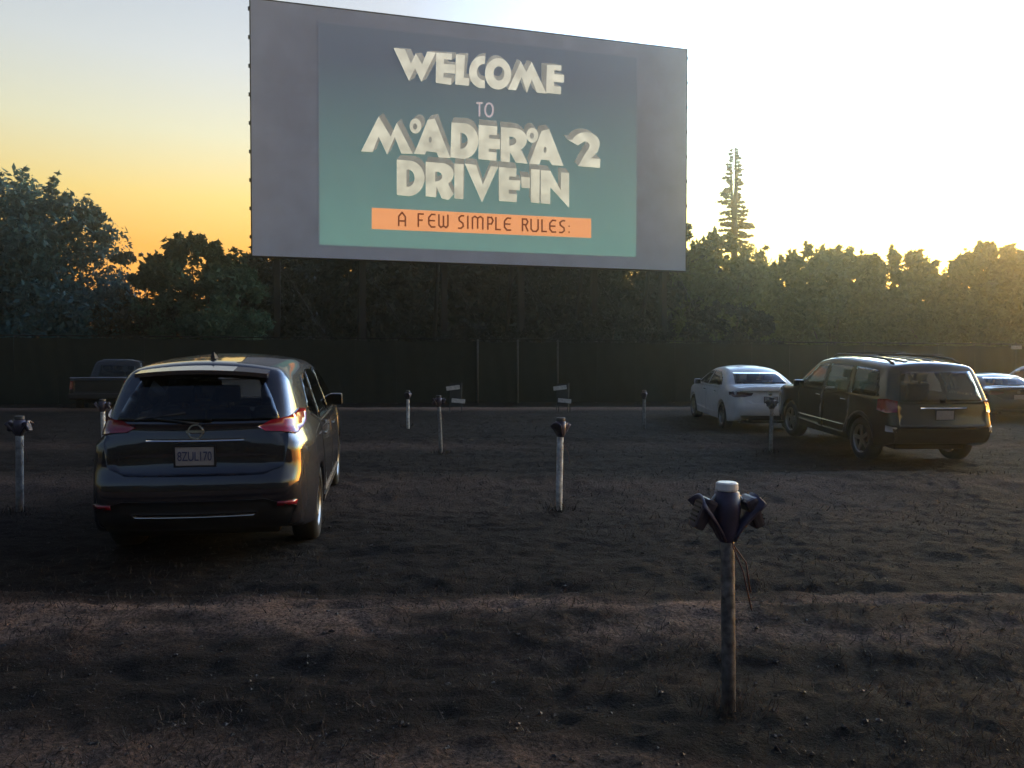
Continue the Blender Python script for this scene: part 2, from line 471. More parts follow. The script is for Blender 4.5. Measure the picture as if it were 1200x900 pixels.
cv = np.stack([cx, cy, cz], -1).reshape(-1, 3)
cf = (octf[None] + (np.arange(n) * 6)[:, None, None]).reshape(-1, 3)
clods = mobj('gravel', cv.tolist(), cf.tolist(), M['clod'])
tag(clods, 'loose clods and small stones strewn over the dark dirt lot', 'gravel', kind='stuff')

n = 26000
sy = scatter_y(n, 2.7, 27); sx = (rng.random(n) * 2 - 1) * (sy * 0.72 + 0.8)
keep = fbm(sx * 0.9, sy * 0.9, 3, 71) + 0.25 * rng.random(n) > 0.55
sx, sy = sx[keep], sy[keep]; n = len(sx)
foot = [(1.045, 3.66), (0.54, 8.84), (-5.6, 8.68), (-7.2, 13.5), (-2.75, 20.0), (-1.35, 14.7), (5.0, 14.7)]     # taller tufts left round the pole feet
fx_ = np.concatenate([np.full(90, p[0]) for p in foot]); fy_ = np.concatenate([np.full(90, p[1]) for p in foot])
fr_ = 0.05 + 0.16 * rng.random(len(fx_)) ** 1.5; fa_ = rng.random(len(fx_)) * 6.28
sx = np.concatenate([sx, fx_ + fr_ * np.cos(fa_)]); sy = np.concatenate([sy, fy_ + fr_ * np.sin(fa_)])
sh, _, _ = ground_fields(sx, sy)
hgt = np.concatenate([0.015 + 0.045 * rng.random(n) ** 2, 0.03 + 0.06 * rng.random(len(fx_))]); n = len(sx)
ang = rng.random(n) * 6.28; wid = 0.0016 + 0.0004 * sy
lean = (rng.random((n, 2)) - 0.5) * 0.09
b0 = np.stack([sx - np.cos(ang) * wid, sy - np.sin(ang) * wid, sh - 0.004], -1)
b1 = np.stack([sx + np.cos(ang) * wid, sy + np.sin(ang) * wid, sh - 0.004], -1)
t1 = np.stack([sx + lean[:, 0] + np.cos(ang) * wid * 0.2, sy + lean[:, 1], sh + hgt], -1)
t0 = np.stack([sx + lean[:, 0] - np.cos(ang) * wid * 0.2, sy + lean[:, 1], sh + hgt], -1)
straw = fast_quads('dry_grass', np.stack([b0, b1, t1, t0], 1), M['straw'])
tag(straw, 'sparse dry grass stubble growing in the dirt lot', 'grass', kind='stuff')

# ------------------------------------------------------------------ screen
CP, SPI = math.cos(R(PITCH)), math.sin(R(PITCH))
def ray(px, py):
    u, v = (px - 600) / FPX, (450 - py) / FPX
    return Vector((u, CP + v * SPI, -SPI + v * CP))
def at_y(px, py, Y):
    d = ray(px, py)
    return Vector((0, 0, CAM_Z)) + d * (Y / d.y)

pl = at_y(294.5, 150, 40.0); pr = at_y(804, 190, 46.4)
SU = Vector((pr.x - pl.x, pr.y - pl.y, 0)); SWID = SU.length; SU.normalize()
SN = Vector((SU.y, -SU.x, 0))                          # towards the cars
SP0 = Vector((pl.x, pl.y, 0))
def on_screen(px, py, w=0.0):
    d = ray(px, py); o = Vector((0, 0, CAM_Z))
    k = (SP0 - o).dot(SN) / d.dot(SN)
    return o + d * k + SN * w
ztop = (on_screen(293, 0).z + on_screen(804, 57).z) / 2
zbot = (on_screen(296, 300).z + on_screen(804, 317).z) / 2
sroot_loc = SP0 + SU * (SWID / 2); sroot_loc.z = 0
screen = empty('movie_screen', sroot_loc)
tag(screen, 'huge drive-in movie screen on steel legs showing a welcome title', 'movie screen')
def sl(u, z, w): return SP0 + SU * u + SN * w + Vector((0, 0, z)) - sroot_loc
def sbox(bm, u0, u1, z0, z1, w0, w1):
    vs = [bm.verts.new(sl(u, z, w)) for w in (w0, w1) for u, z in ((u0, z0), (u1, z0), (u1, z1), (u0, z1))]
    for f in ((0, 1, 2, 3), (4, 5, 6, 7), (0, 1, 5, 4), (1, 2, 6, 5), (2, 3, 7, 6), (3, 0, 4, 7)):
        bm.faces.new([vs[k] for k in f])
bm = bmesh.new(); sbox(bm, 0, SWID, zbot, ztop, -0.30, 0.0)
bobj('screen_face', bm, M['screen_white'], screen)
bm = bmesh.new()
for (u0, u1, z0, z1) in ((-0.06, 0.0, zbot - 0.06, ztop + 0.06), (SWID, SWID + 0.06, zbot - 0.06, ztop + 0.06), (0, SWID, ztop, ztop + 0.06), (0, SWID, zbot - 0.06, zbot)):
    sbox(bm, u0, u1, z0, z1, -0.34, 0.012)
bobj('edge_trim', bm, M['steel'], screen)
for k in range(9):
    z = zbot + 0.9 + k * (ztop - zbot - 1.0) / 8.3
    for u in (-0.13, SWID + 0.06):
        bm = bmesh.new(); sbox(bm, u, u + 0.07, z, z + 0.16, -0.2, -0.04)
        bobj('bracket', bm, M['steel'], screen)
# legs, bracing and ties behind the face
for k in range(6):
    u = 1.2 + k * (SWID - 2.4) / 5
    bm = bmesh.new()
    sbox(bm, u - 0.16, u + 0.16, -0.3, ztop - 0.6, -0.75, -0.36)
    bobj('support_post', bm, M['steel'], screen)
    bm = bmesh.new()
    add_tube(bm, [sl(u, -0.3, -5.0), sl(u, zbot + 6.0, -0.8)], 0.12, 8)
    bobj('raker_brace', bm, M['steel'], screen)
for k in range(5):
    u0 = 1.2 + k * (SWID - 2.4) / 5; u1 = u0 + (SWID - 2.4) / 5
    bm = bmesh.new()
    add_tube(bm, [sl(u0 + .17, 0.5, -0.55), sl(u1 - .17, zbot - 0.4, -0.55)], 0.03, 8)
    bobj('cross_brace', bm, M['steel'], screen)
    bm = bmesh.new()
    add_tube(bm, [sl(u0 + .17, zbot - 0.4, -0.68), sl(u1 - .17, 0.5, -0.68)], 0.03, 8)
    bobj('cross_brace', bm, M['steel'], screen)
bm = bmesh.new(); add_tube(bm, [sl(SWID - 0.6, zbot + 0.1, -0.1), sl(SWID - 0.05, 3.2, 3.0), sl(SWID + 0.5, -0.1, 6.2)], 0.02, 6)
bobj('guy_cable', bm, M['galv'], screen)

# the projected picture
def mat_picture():
    m = mat_emit('projected_ground', (0.070, 0.190, 0.125), (0.0, 0.002, 0.008), zbot + 0.3, ztop - 2.5, 0.08, base=(0.55, 0.66, 0.82))
    nt = m.node_tree; b = nt.nodes['Principled BSDF']
    t = nt.nodes.new('ShaderNodeTexCoord')
    def edge(axis, lo, hi, wid):
        d = nt.nodes.new('ShaderNodeVectorMath'); d.operation = 'DOT_PRODUCT'; d.inputs[1].default_value = axis
        nt.links.new(t.outputs['Object'], d.inputs[0])
        out = None
        for p0, p1 in ((lo, lo + wid), (hi, hi - wid)):
            r = nt.nodes.new('ShaderNodeMapRange'); r.interpolation_type = 'SMOOTHSTEP'
            r.inputs['From Min'].default_value = p0; r.inputs['From Max'].default_value = p1
            nt.links.new(d.outputs['Value'], r.inputs['Value'])
            if out is None: out = r.outputs[0]
            else:
                q = nt.nodes.new('ShaderNodeMath'); q.operation = 'MULTIPLY'
                nt.links.new(out, q.inputs[0]); nt.links.new(r.outputs[0], q.inputs[1]); out = q.outputs[0]
        return out
    q0 = on_screen(372.5, 288.5) - sroot_loc; q1 = on_screen(747, 301.5) - sroot_loc
    e1 = edge(tuple(SU), q0.dot(SU), q1.dot(SU), 0.18)
    e2 = edge((0, 0, 1), min(q0.z, q1.z), (on_screen(372.5, 24) - sroot_loc).z, 0.18)
    q = nt.nodes.new('ShaderNodeMath'); q.operation = 'MULTIPLY'
    nt.links.new(e1, q.inputs[0]); nt.links.new(e2, q.inputs[1])
    src = b.inputs['Emission Strength'].links[0].from_socket
    w = nt.nodes.new('ShaderNodeMath'); w.operation = 'MULTIPLY'
    nt.links.new(src, w.inputs[0]); nt.links.new(q.outputs[0], w.inputs[1]); nt.links.new(w.outputs[0], b.inputs['Emission Strength'])
    mx = nt.nodes.new('ShaderNodeMix'); mx.data_type = 'RGBA'
    mx.inputs[6].default_value = SCREEN_WHITE + (1,); mx.inputs[7].default_value = (0.52, 0.66, 0.84, 1)
    nt.links.new(q.outputs[0], mx.inputs[0]); nt.links.new(mx.outputs[2], b.inputs['Base Color'])
    return m
bm = bmesh.new()
vs = [bm.verts.new(on_screen(px, py, 0.010) - sroot_loc) for px, py in ((372.5, 288.5), (747, 301.5), (747, 66), (372.5, 24))]
bm.faces.new(vs)
picture = bobj('projected_picture', bm, mat_picture(), screen)
M['letter_face'] = mat_emit('letter_cream', (0.60, 0.58, 0.42), (0.72, 0.69, 0.56), zbot, ztop, 0.26, base=(0.45, 0.45, 0.43), strength=0.86, scale=1.5)
M['letter_side'] = mat_emit('letter_side', (0.24, 0.25, 0.20), (0.40, 0.39, 0.35), zbot, ztop, 0.25, strength=0.6, base=(0.3, 0.3, 0.3))
M['banner'] = mat_emit('banner_orange', (0.84, 0.30, 0.075), (0.84, 0.30, 0.075), 0, 1, 0.05, strength=0.95, base=(0.5, 0.5, 0.5))
M['banner_ink'] = mat_emit('banner_ink', (0.20, 0.035, 0.006), (0.20, 0.035, 0.006), 0, 1, 0.05, strength=0.7, base=(0.14, 0.1, 0.1))
M['to_pink'] = mat_emit('pale_pink', (0.52, 0.40, 0.42), (0.52, 0.40, 0.42), 0, 1, 0.1, strength=0.75)

def arc(cx, cy, rx, ry, a0, a1, n=14):
    return [(cx + rx * math.cos(R(a0 + (a1 - a0) * k / n)), cy + ry * math.sin(R(a0 + (a1 - a0) * k / n))) for k in range(n + 1)]

VPX = (572, 48)                        # where the chunky letters' sides run to
def letter(name, outer, holes, org, sc, depth=0.055):
    tp = lambda p: (org[0] + p[0] / sc, org[1] + p[1] / sc)
    loops = [[tp(p) for p in outer]] + [[tp(p) for p in h] for h in holes]
    front = [[on_screen(x, y, 0.065) - sroot_loc for x, y in lp] for lp in loops]
    def back(p):
        dx, dy = VPX[0] - p[0], VPX[1] - p[1]
        L = math.hypot(dx, dy) + 1e-6
        s = min(7.0, depth * L + 3.0) / L
        return (p[0] + dx * s, p[1] + dy * s)
    rear = [[on_screen(*back(p), 0.020) - sroot_loc for p in lp] for lp in loops]
    verts = []; faces = []; idx = []
    tris = geometry.tessellate_polygon(front)
    for lp in front: verts += lp
    nrm = None
    for t in tris:
        a, b, c = (verts[k] for k in t)
        if (b - a).cross(c - a).dot(SN) < 0: t = (t[0], t[2], t[1])
        faces.append(t); idx.append(0)
    base = 0; nfront = len(verts)
    for lp in rear: verts += lp
    for lp in loops:
        m = len(lp)
        for k in range(m):
            a, b = base + k, base + (k + 1) % m
            faces.append((a, b, nfront + b, nfront + a)); idx.append(1)
        base += m
    return mobj(name, verts, faces, None, picture, mats=[M['letter_face'], M['letter_side']], idx=idx)

A_ = ((440, 45), 5.0)
letter('letter_w', [(105, 58), (172, 66), (207, 150), (235, 90), (272, 155), (302, 80), (352, 86), (268, 257), (231, 178), (195, 251)], [], *A_)
letter('letter_e', [(355, 86), (447, 92), (445, 128), (400, 124), (399, 152), (466, 157), (464, 210), (398, 204), (397, 230), (444, 235), (442, 275), (352, 262)], [], *A_)
letter('letter_l', [(470, 96), (524, 100), (516, 232), (547, 236), (545, 280), (466, 272)], [], *A_)
letter('letter_c', [(640, 106)] + arc(622, 200, 75, 94, 265, 95, 16) + [(640, 294), (638, 250)] + arc(636, 200, 44, 48, 100, 258, 12) + [(640, 152)], [], *A_)
letter('letter_o', arc(717, 210, 77, 92, 0, 360, 30)[:-1], [arc(722, 208, 32, 42, 0, 360, 22)[:-1]], *A_)
letter('letter_m', [(775, 302), (850, 136), (882, 200), (914, 140), (1000, 326), (945, 320), (914, 242), (886, 322), (855, 228), (822, 306)], [], *A_)
letter('letter_e', [(1003, 158), (1088, 161), (1086, 192), (1047, 189), (1046, 212), (1104, 216), (1102, 262), (1045, 257), (1044, 282), (1086, 286), (1085, 330), (998, 322)], [], *A_)
B_ = ((410, 130), 3.871)
letter('letter_m', [(50, 185), (130, 26), (185, 118), (212, 55), (285, 196), (233, 195), (203, 120), (168, 199), (130, 118), (102, 188)], [], *B_)
letter('curl', arc(297, 70, 27, 34, 0, 360, 22)[:-1], [arc(295, 72, 10, 14, 0, 360, 14)[:-1]], *B_)
letter('letter_a', [(290, 196), (322, 118), (352, 42), (384, 36), (455, 215), (402, 212), (392, 190), (345, 184), (340, 199)], [arc(364, 132, 7, 14, 0, 360, 10)[:-1]], *B_)
letter('letter_d', [(460, 54), (505, 57)] + arc(512, 138, 70, 81, -88, 88, 18) + [(455, 212)], [[(500, 100)] + arc(503, 137, 31, 36, -80, 80, 10) + [(500, 172)]], *B_)
letter('letter_e', [(583, 65), (668, 72), (666, 112), (632, 110), (630, 126), (680, 130), (679, 176), (629, 172), (628, 186), (665, 190), (663, 228), (582, 220)], [], *B_)
letter('letter_r', [(685, 75), (738, 79)] + arc(745, 132, 57, 52, -85, 62, 14) + [(778, 184), (806, 241), (752, 236), (726, 190), (724, 234), (683, 230)], [[(722, 118)] + arc(728, 138, 26, 20, -80, 80, 8) + [(722, 160)]], *B_)
letter('curl', arc(826, 112, 27, 34, 0, 360, 22)[:-1], [arc(824, 114, 10, 14, 0, 360, 14)[:-1]], *B_)
letter('letter_a', [(812, 241), (842, 160), (868, 92), (903, 84), (968, 251), (915, 247), (904, 226), (866, 222), (858, 244)], [arc(884, 178, 7, 14, 0, 360, 10)[:-1]], *B_)
letter('numeral_two', [(985, 131)] + arc(1068, 150, 64, 52, 200, 372, 16) + [(1122, 188), (1092, 216), (1135, 219), (1132, 260), (1034, 252), (1060, 205), (1082, 172)] + arc(1066, 160, 20, 20, 0, -110, 6) + [(1032, 158)], [], *B_)
letter('letter_d', [(212, 222), (262, 226)] + arc(264, 307, 74, 81, -86, 88, 18) + [(212, 382)], [[(256, 268)] + arc(260, 306, 33, 40, -80, 80, 10) + [(256, 345)]], *B_)
letter('letter_r', [(343, 232), (405, 237)] + arc(412, 288, 58, 51, -85, 55, 14) + [(448, 338), (470, 380), (446, 405), (416, 398), (392, 345), (390, 393), (343, 388)], [[(386, 278)] + arc(392, 298, 26, 22, -80, 80, 8) + [(386, 322)]], *B_)
letter('letter_i', [(473, 240), (515, 243), (513, 402), (473, 398)], [], *B_)
letter('letter_v', [(520, 240), (572, 246), (602, 335), (638, 252), (672, 255), (598, 416)], [], *B_)
letter('letter_e', [(675, 255), (755, 262), (753, 300), (722, 298), (720, 314), (772, 317), (770, 362), (720, 358), (719, 376), (757, 379), (755, 415), (675, 410)], [], *B_)
letter('hyphen', [(776, 300), (815, 303), (815, 352), (778, 350)], [], *B_)
letter('letter_i', [(820, 265), (860, 268), (858, 420), (820, 416)], [], *B_)
letter('letter_n', [(865, 270), (908, 273), (955, 362), (957, 280), (993, 283), (993, 441), (908, 348), (907, 424), (865, 420)], [], *B_)

C_ = ((430, 235), 4.444)
bm = bmesh.new()
vs = [bm.verts.new(on_screen(C_[0][0] + x / C_[1], C_[0][1] + y / C_[1], 0.018) - sroot_loc) for x, y in ((25, 38), (25, 148), (1167, 195), (1167, 95))]
bm.faces.new(vs)
banner = bobj('banner', bm, M['banner'], picture)

def stroke_letter(name, strokes, fx, wid, mat, w0):
    """letter of pen strokes; fx maps unit letter coordinates (0..1, 0..1 down) to photo pixels"""
    bm = bmesh.new()
    for k, st in enumerate(strokes):
        pts = [Vector(fx(p)) for p in st]
        closed = (pts[0] - pts[-1]).length < 1e-6
        Ls, Rs = [], []
        m = len(pts)
        for i, p in enumerate(pts):
            a = pts[i - 1] if i else (pts[-2] if closed else p)
            b = pts[i + 1] if i < m - 1 else (pts[1] if closed else p)
            d1 = (p - a).normalized() if (p - a).length > 1e-6 else (b - p).normalized()
            d2 = (b - p).normalized() if (b - p).length > 1e-6 else d1
            t = (d1 + d2).normalized()
            nrm = Vector((-t.y, t.x)); s = wid / 2 / max(0.5, nrm.dot(Vector((-d1.y, d1.x))))
            Ls.append(p + nrm * s); Rs.append(p - nrm * s)
        w = w0 + k * 0.002
        lv = [bm.verts.new(on_screen(q.x, q.y, w) - sroot_loc) for q in Ls]
        rv = [bm.verts.new(on_screen(q.x, q.y, w) - sroot_loc) for q in Rs]
        for i in range(m - 1): bm.faces.new((lv[i], rv[i], rv[i + 1], lv[i + 1]))
    return bobj(name, bm, mat, picture)

G = {
 'a': [[(0.08, 1), (0.08, 0.30), (0.5, 0.0), (0.92, 0.30), (0.92, 1)], [(0.08, 0.62), (0.92, 0.62)]],
 'f': [[(1, 0.05), (0.15, 0.05), (0.15, 1)], [(0.15, 0.5), (0.85, 0.5)]],
 'e': [[(1, 0.05), (0.45, 0.03), (0.05, 0.28), (0.05, 0.75), (0.4, 0.97), (1, 0.95)], [(0.05, 0.5), (0.9, 0.5)]],
 'w': [[(0.05, 0), (0.05, 0.82), (0.25, 0.97), (0.5, 0.85), (0.75, 0.97), (0.95, 0.82), (0.95, 0)], [(0.5, 0.1), (0.5, 0.85)]],
 's': [[(1, 0.03), (0.55, 0.03), (0.15, 0.18), (0.2, 0.40), (0.8, 0.60), (0.85, 0.82), (0.5, 0.97), (0, 0.97)]],
 'i': [[(0.5, 0), (0.5, 1)]],
 'm': [[(0.05, 1), (0.05, 0.15), (0.25, 0.03), (0.5, 0.15), (0.75, 0.03), (0.95, 0.15), (0.95, 1)], [(0.5, 0.15), (0.5, 0.95)]],
 'p': [[(0.1, 1), (0.1, 0.05), (0.7, 0.05), (0.95, 0.28), (0.7, 0.55), (0.1, 0.55)]],
 'l': [[(0.1, 0), (0.1, 0.95), (0.95, 0.95)]],
 'r': [[(0.1, 1), (0.1, 0.05), (0.7, 0.05), (0.92, 0.25), (0.7, 0.48), (0.1, 0.48)], [(0.5, 0.48), (0.95, 1)]],
 'u': [[(0.05, 0), (0.05, 0.8), (0.3, 0.97), (0.7, 0.97), (0.95, 0.8), (0.95, 0)]],
 't': [[(0, 0.04), (1, 0.04)], [(0.5, 0.04), (0.5, 1)]],
 'o': [[(0.5 + 0.47 * math.cos(R(a)), 0.5 + 0.48 * math.sin(R(a))) for a in range(0, 361, 24)]],
 'colon_dot': [[(0.3, 0.45), (0.7, 0.45)]], 'colon_dot_low': [[(0.3, 0.92), (0.7, 0.92)]],
}
for ch, x0, x1 in (('a', 162, 203), ('f', 262, 296), ('e', 320, 357), ('w', 372, 424), ('s', 474, 506), ('i', 517, 533), ('m', 546, 606), ('p', 626, 658), ('l', 668, 698),
                   ('e', 714, 751), ('r', 806, 840), ('u', 852, 893), ('l', 908, 938), ('e', 950, 985), ('s', 1000, 1032), ('colon_dot', 1044, 1060), ('colon_dot_low', 1044, 1060)):
    def fx(p, x0=x0, x1=x1):
        x = x0 + p[0] * (x1 - x0)
        yt = 62 + (x - 180) * 0.0495; hh = 72 - (x - 180) * 0.008
        return (C_[0][0] + x / C_[1], C_[0][1] + (yt + p[1] * hh) / C_[1])
    stroke_letter('colon_dot' if ch[:5] == 'colon' else 'letter_' + ch, G[ch], fx, 1.9, M['banner_ink'], 0.024)
for ch, x0, x1 in (('t', 590, 628), ('o', 640, 690)):
    def fx(p, x0=x0, x1=x1):
        return (440 + (x0 + p[0] * (x1 - x0)) / 5, 45 + (376 + (x0 - 590) * 0.06 + p[1] * 82) / 5)
    stroke_letter('letter_' + ch, G[ch], fx, 2.0, M['to_pink'], 0.024)

# ------------------------------------------------------------------ trees
def tree(name, label, X, Y, top, rx, ry, zlow, leaf, nclump=90, nleaf=30000, size=0.2, group='trees behind the fence', sprigs=26, seed=1, cat='tree', hole=None, lump=0.0, rag=0.0, csz=1.0):
    g = np.random.default_rng(seed)
    nclump = int(nclump * 1.8)
    root = empty(name, (X, Y, gz(X, Y) - 0.05))
    tag(root, label, cat, group)
    zc = (top + zlow) / 2; rz = (top - zlow) / 2
    bm = bmesh.new()
    h1 = zlow + rz * 0.9
    wob = (g.random(4) - 0.5) * 0.5
    add_tube(bm, [(0, 0, -0.2), (wob[0] * .3, wob[1] * .3, h1 * 0.35), (wob[0], wob[1], h1 * 0.7), (wob[2], wob[3], h1)], [0.34, 0.24, 0.18, 0.09], 9)
    bobj('trunk', bm, M['bark'], root, True)
    # clump centres through the crown's volume, most near the outside
    d = g.normal(size=(nclump, 3)); d /= np.linalg.norm(d, axis=1)[:, None]
    rad = 0.48 + 0.48 * g.random(nclump) ** 0.45
    lum = 1 + lump * (g.random(nclump) - 0.5)
    nlob = 8
    la = np.arange(nlob) * 2.4 + g.random() * 6
    lob = np.stack([np.cos(la) * (0.30 + 0.22 * g.random(nlob)), np.sin(la) * 0.4, (g.random(nlob) - 0.55) * 0.75], -1)
    lob[0] = (0.25 * (g.random() - 0.5), 0, 0.42); lob[1] = (-0.46, 0, 0.05 + 0.2 * g.random()); lob[2] = (0.46, 0, -0.05 + 0.25 * g.random()); lob[3] = (0, 0, -0.30); lob[4] = (-0.5, 0, -0.52); lob[5] = (0.5, 0, -0.52)
    lob[3:] *= 1.0; lob[:3] *= 0.62 + 0.38 * rag
    lsz = 0.66 - 0.18 * rag + 0.10 * g.random(nlob)
    ki = g.integers(0, nlob, nclump)
    c = (lob[ki] + d * (rad * lum * lsz[ki])[:, None]) * np.array([rx, ry, rz]) + np.array([0, 0, zc])
    c[:, 2] = np.maximum(c[:, 2], 0.35 + 0.5 * g.random(nclump))
    cr_ = (0.11 + 0.13 * g.random(nclump)) * min(rx, rz) * 1.15 * csz
    bm = bmesh.new()
    for k in g.choice(nclump, min(16, nclump), replace=False):
        p = c[k]; s = Vector((wob[0] * .5, wob[1] * .5, h1 * (0.4 + 0.5 * g.random())))
        mid = s.lerp(Vector(p), 0.5) + Vector((0, 0, -0.15))
        add_tube(bm, [s, mid, Vector(p)], [0.09, 0.05, 0.02], 6)
    bobj('limbs', bm, M['bark'], root, True)
    # sprigs that stick out of the outline
    sl_ = g.integers(0, 3, sprigs)
    sd = g.normal(size=(sprigs, 3)); sd[:, 2] = np.abs(sd[:, 2]) + 0.4; sd[:, 1] *= 0.5
    sd[sl_ == 1, 0] = -np.abs(sd[sl_ == 1, 0]); sd[sl_ == 2, 0] = np.abs(sd[sl_ == 2, 0])
    sd /= np.linalg.norm(sd, axis=1)[:, None]
    k3 = np.repeat(np.arange(sprigs), 4)                  # each sprig a short row of leaf tufts reaching out of a lobe
    step = np.tile([0.94, 1.03, 1.10, 1.16], sprigs) * (0.95 + (0.06 + 0.08 * rag) * g.random(sprigs))[k3]
    spc = (lob[sl_[k3]] + sd[k3] * (step * lsz[sl_[k3]])[:, None]) * np.array([rx, ry, rz]) + np.array([0, 0, zc])
    spc += g.normal(size=spc.shape) * 0.06
    c = np.concatenate([c, spc]); cr_ = np.concatenate([cr_, np.tile([0.30, 0.21, 0.15, 0.09], sprigs) * (0.7 + 0.6 * g.random(4 * sprigs))])
    wgt = cr_ ** 2; wgt[nclump:] *= 4.0; wgt /= wgt.sum()
    k = g.choice(len(c), nleaf, p=wgt)
    dd = g.normal(size=(nleaf, 3)); dd /= np.linalg.norm(dd, axis=1)[:, None]
    pos = c[k] + dd * (cr_[k] * g.random(nleaf) ** 0.42)[:, None] * np.array([1, 1, 0.8])
    pos = pos[pos[:, 2] > 0.1]
    if hole is not None:                                   # gaps in the foliage
        for (hx, hz, hr) in hole:
            q = ((pos[:, 0] - hx) / hr) ** 2 + ((pos[:, 2] - hz) / (hr * 0.6)) ** 2
            pos = pos[q > 0.6 + 0.8 * g.random(len(pos))]
    nl = len(pos)
    a = g.normal(size=(nl, 3)); a /= np.linalg.norm(a, axis=1)[:, None]
    b = np.cross(a, g.normal(size=(nl, 3))); b /= np.linalg.norm(b, axis=1)[:, None]
    s = size * (0.42 + 1.05 * g.random(nl) ** 1.6)[:, None]
    quad = np.stack([pos - a * s, pos + b * s * 0.42, pos + a * s, pos - b * s * 0.42], 1)
    fast_quads('crown', quad, leaf, root)
    return root

tree('broadleaf_tree', 'big rounded blue-green tree at the left edge of the lot', -25.6, 40.0, 11.7, 5.7, 4.8, 0.0, M['leaf_blue'], 160, 75000, 0.17, seed=3, sprigs=46,
     hole=[(2.2, 6.6, 0.28), (1.0, 6.5, 0.3), (3.0, 6.0, 0.35), (1.4, 5.6, 0.2), (4.0, 3.9, 0.5)])
tree('broadleaf_tree', 'ragged green tree between the big blue-green tree and the screen', -15.7, 38.2, 8.0, 3.2, 2.7, 0.0, M['leaf_green'], 90, 36000, 0.16, seed=4, sprigs=70, rag=0.4,
     hole=[(-2.4, 3.25, 0.55), (-2.0, 5.0, 0.3), (-1.0, 5.4, 0.3), (0.1, 5.2, 0.4), (-2.0, 3.9, 0.25), (0.3, 6.4, 0.3)])
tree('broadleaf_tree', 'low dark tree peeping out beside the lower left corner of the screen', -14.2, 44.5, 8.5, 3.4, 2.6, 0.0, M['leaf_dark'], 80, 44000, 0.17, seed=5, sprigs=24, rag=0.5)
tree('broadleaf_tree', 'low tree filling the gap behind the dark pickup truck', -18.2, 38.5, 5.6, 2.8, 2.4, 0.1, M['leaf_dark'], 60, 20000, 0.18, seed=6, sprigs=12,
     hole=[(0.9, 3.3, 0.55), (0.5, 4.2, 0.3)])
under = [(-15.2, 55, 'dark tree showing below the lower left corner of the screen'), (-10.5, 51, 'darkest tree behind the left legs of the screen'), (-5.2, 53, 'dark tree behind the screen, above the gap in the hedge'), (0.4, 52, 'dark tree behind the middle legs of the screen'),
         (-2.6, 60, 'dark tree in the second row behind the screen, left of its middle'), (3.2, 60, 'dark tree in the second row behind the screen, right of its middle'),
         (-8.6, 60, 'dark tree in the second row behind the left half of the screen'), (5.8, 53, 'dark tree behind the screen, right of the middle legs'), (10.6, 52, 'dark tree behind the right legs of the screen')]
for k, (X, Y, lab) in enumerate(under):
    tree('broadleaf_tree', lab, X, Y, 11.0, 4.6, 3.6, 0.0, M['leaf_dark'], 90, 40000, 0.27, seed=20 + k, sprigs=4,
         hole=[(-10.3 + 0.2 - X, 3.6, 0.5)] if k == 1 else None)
tree('broadleaf_tree', 'rounded olive tree right of the screen, at the foot of the bare conifer', 14.1, 50.6, 10.5, 3.8, 2.8, 0.0, M['leaf_olive'], 300, 60000, 0.18, seed=30, csz=0.7, rag=0.0, sprigs=30)
tree('broadleaf_tree', 'broad olive tree behind the white sedan and the roof-railed wagon', 18.4, 45.5, 8.9, 3.6, 3.2, 0.2, M['leaf_olive'], 300, 58000, 0.18, seed=31, csz=0.7, rag=0.0, sprigs=34)
tree('broadleaf_tree', 'lower olive tree in the dip of the right-hand tree line', 22.7, 45.0, 8.3, 3.4, 3.0, 0.2, M['leaf_olive'], 300, 52000, 0.18, seed=32, csz=0.7, rag=0.0, sprigs=40)
tree('broadleaf_tree', 'sunlit olive tree behind the dark sedan at the right edge', 26.3, 42.5, 8.35, 3.5, 3.2, 0.2, M['leaf_olive'], 280, 64000, 0.17, seed=33, csz=0.7, sprigs=60, rag=0.15)
tree('broadleaf_tree', 'olive tree cut by the right edge of the picture', 31.0, 43.0, 7.1, 3.2, 3.0, 0.2, M['leaf_olive'], 80, 26000, 0.19, seed=34, rag=0.0, sprigs=26)
for k, (X, Y, tp, w) in enumerate(((37, 43, 6.8, 'first'), (43, 42, 6.9, 'second'), (49, 40, 6.4, 'last'))):
    tree('broadleaf_tree', w + ' olive tree of the row running on beyond the right edge', X, Y, tp, 3.4, 3.2, 0.2, M['leaf_olive'], 60, 12000, 0.28, seed=40 + k, sprigs=12)
for k, (X, Y, tp, w) in enumerate(((-33, 37, 11.0, 'first'), (-42, 36, 10, 'second'))):
    tree('broadleaf_tree', w + ' blue-green tree of the row running on beyond the left edge', X, Y, tp, 4.8, 4.2, 0.3, M['leaf_blue'], 70, 14000, 0.3, seed=50 + k, sprigs=12)

# belt of trees added out of view behind the camera, to darken the cars' reflections
g = np.random.default_rng(90)
nw = 60000
wx = (g.random(nw) * 2 - 1) * 75
wh = 9.0 + 3.6 * fbm(wx * 0.16, wx * 0, 3, 91) * 1.4
wp = np.stack([wx, -34 + g.normal(size=nw) * 2.2 - 0.004 * wx ** 2 * 0, wh * g.random(nw) ** 0.8], -1)
wa = g.normal(size=(nw, 3)); wa /= np.linalg.norm(wa, axis=1)[:, None]
wb = np.cross(wa, g.normal(size=(nw, 3))); wb /= np.linalg.norm(wb, axis=1)[:, None]
added_wood = fast_quads('wood', np.stack([wp - wa * 0.34, wp + wb * 0.2, wp + wa * 0.34, wp - wb * 0.2], 1), M['leaf_dark'])
tag(added_wood, 'dark belt of trees closing the lot behind the camera', 'wood', kind='stuff')

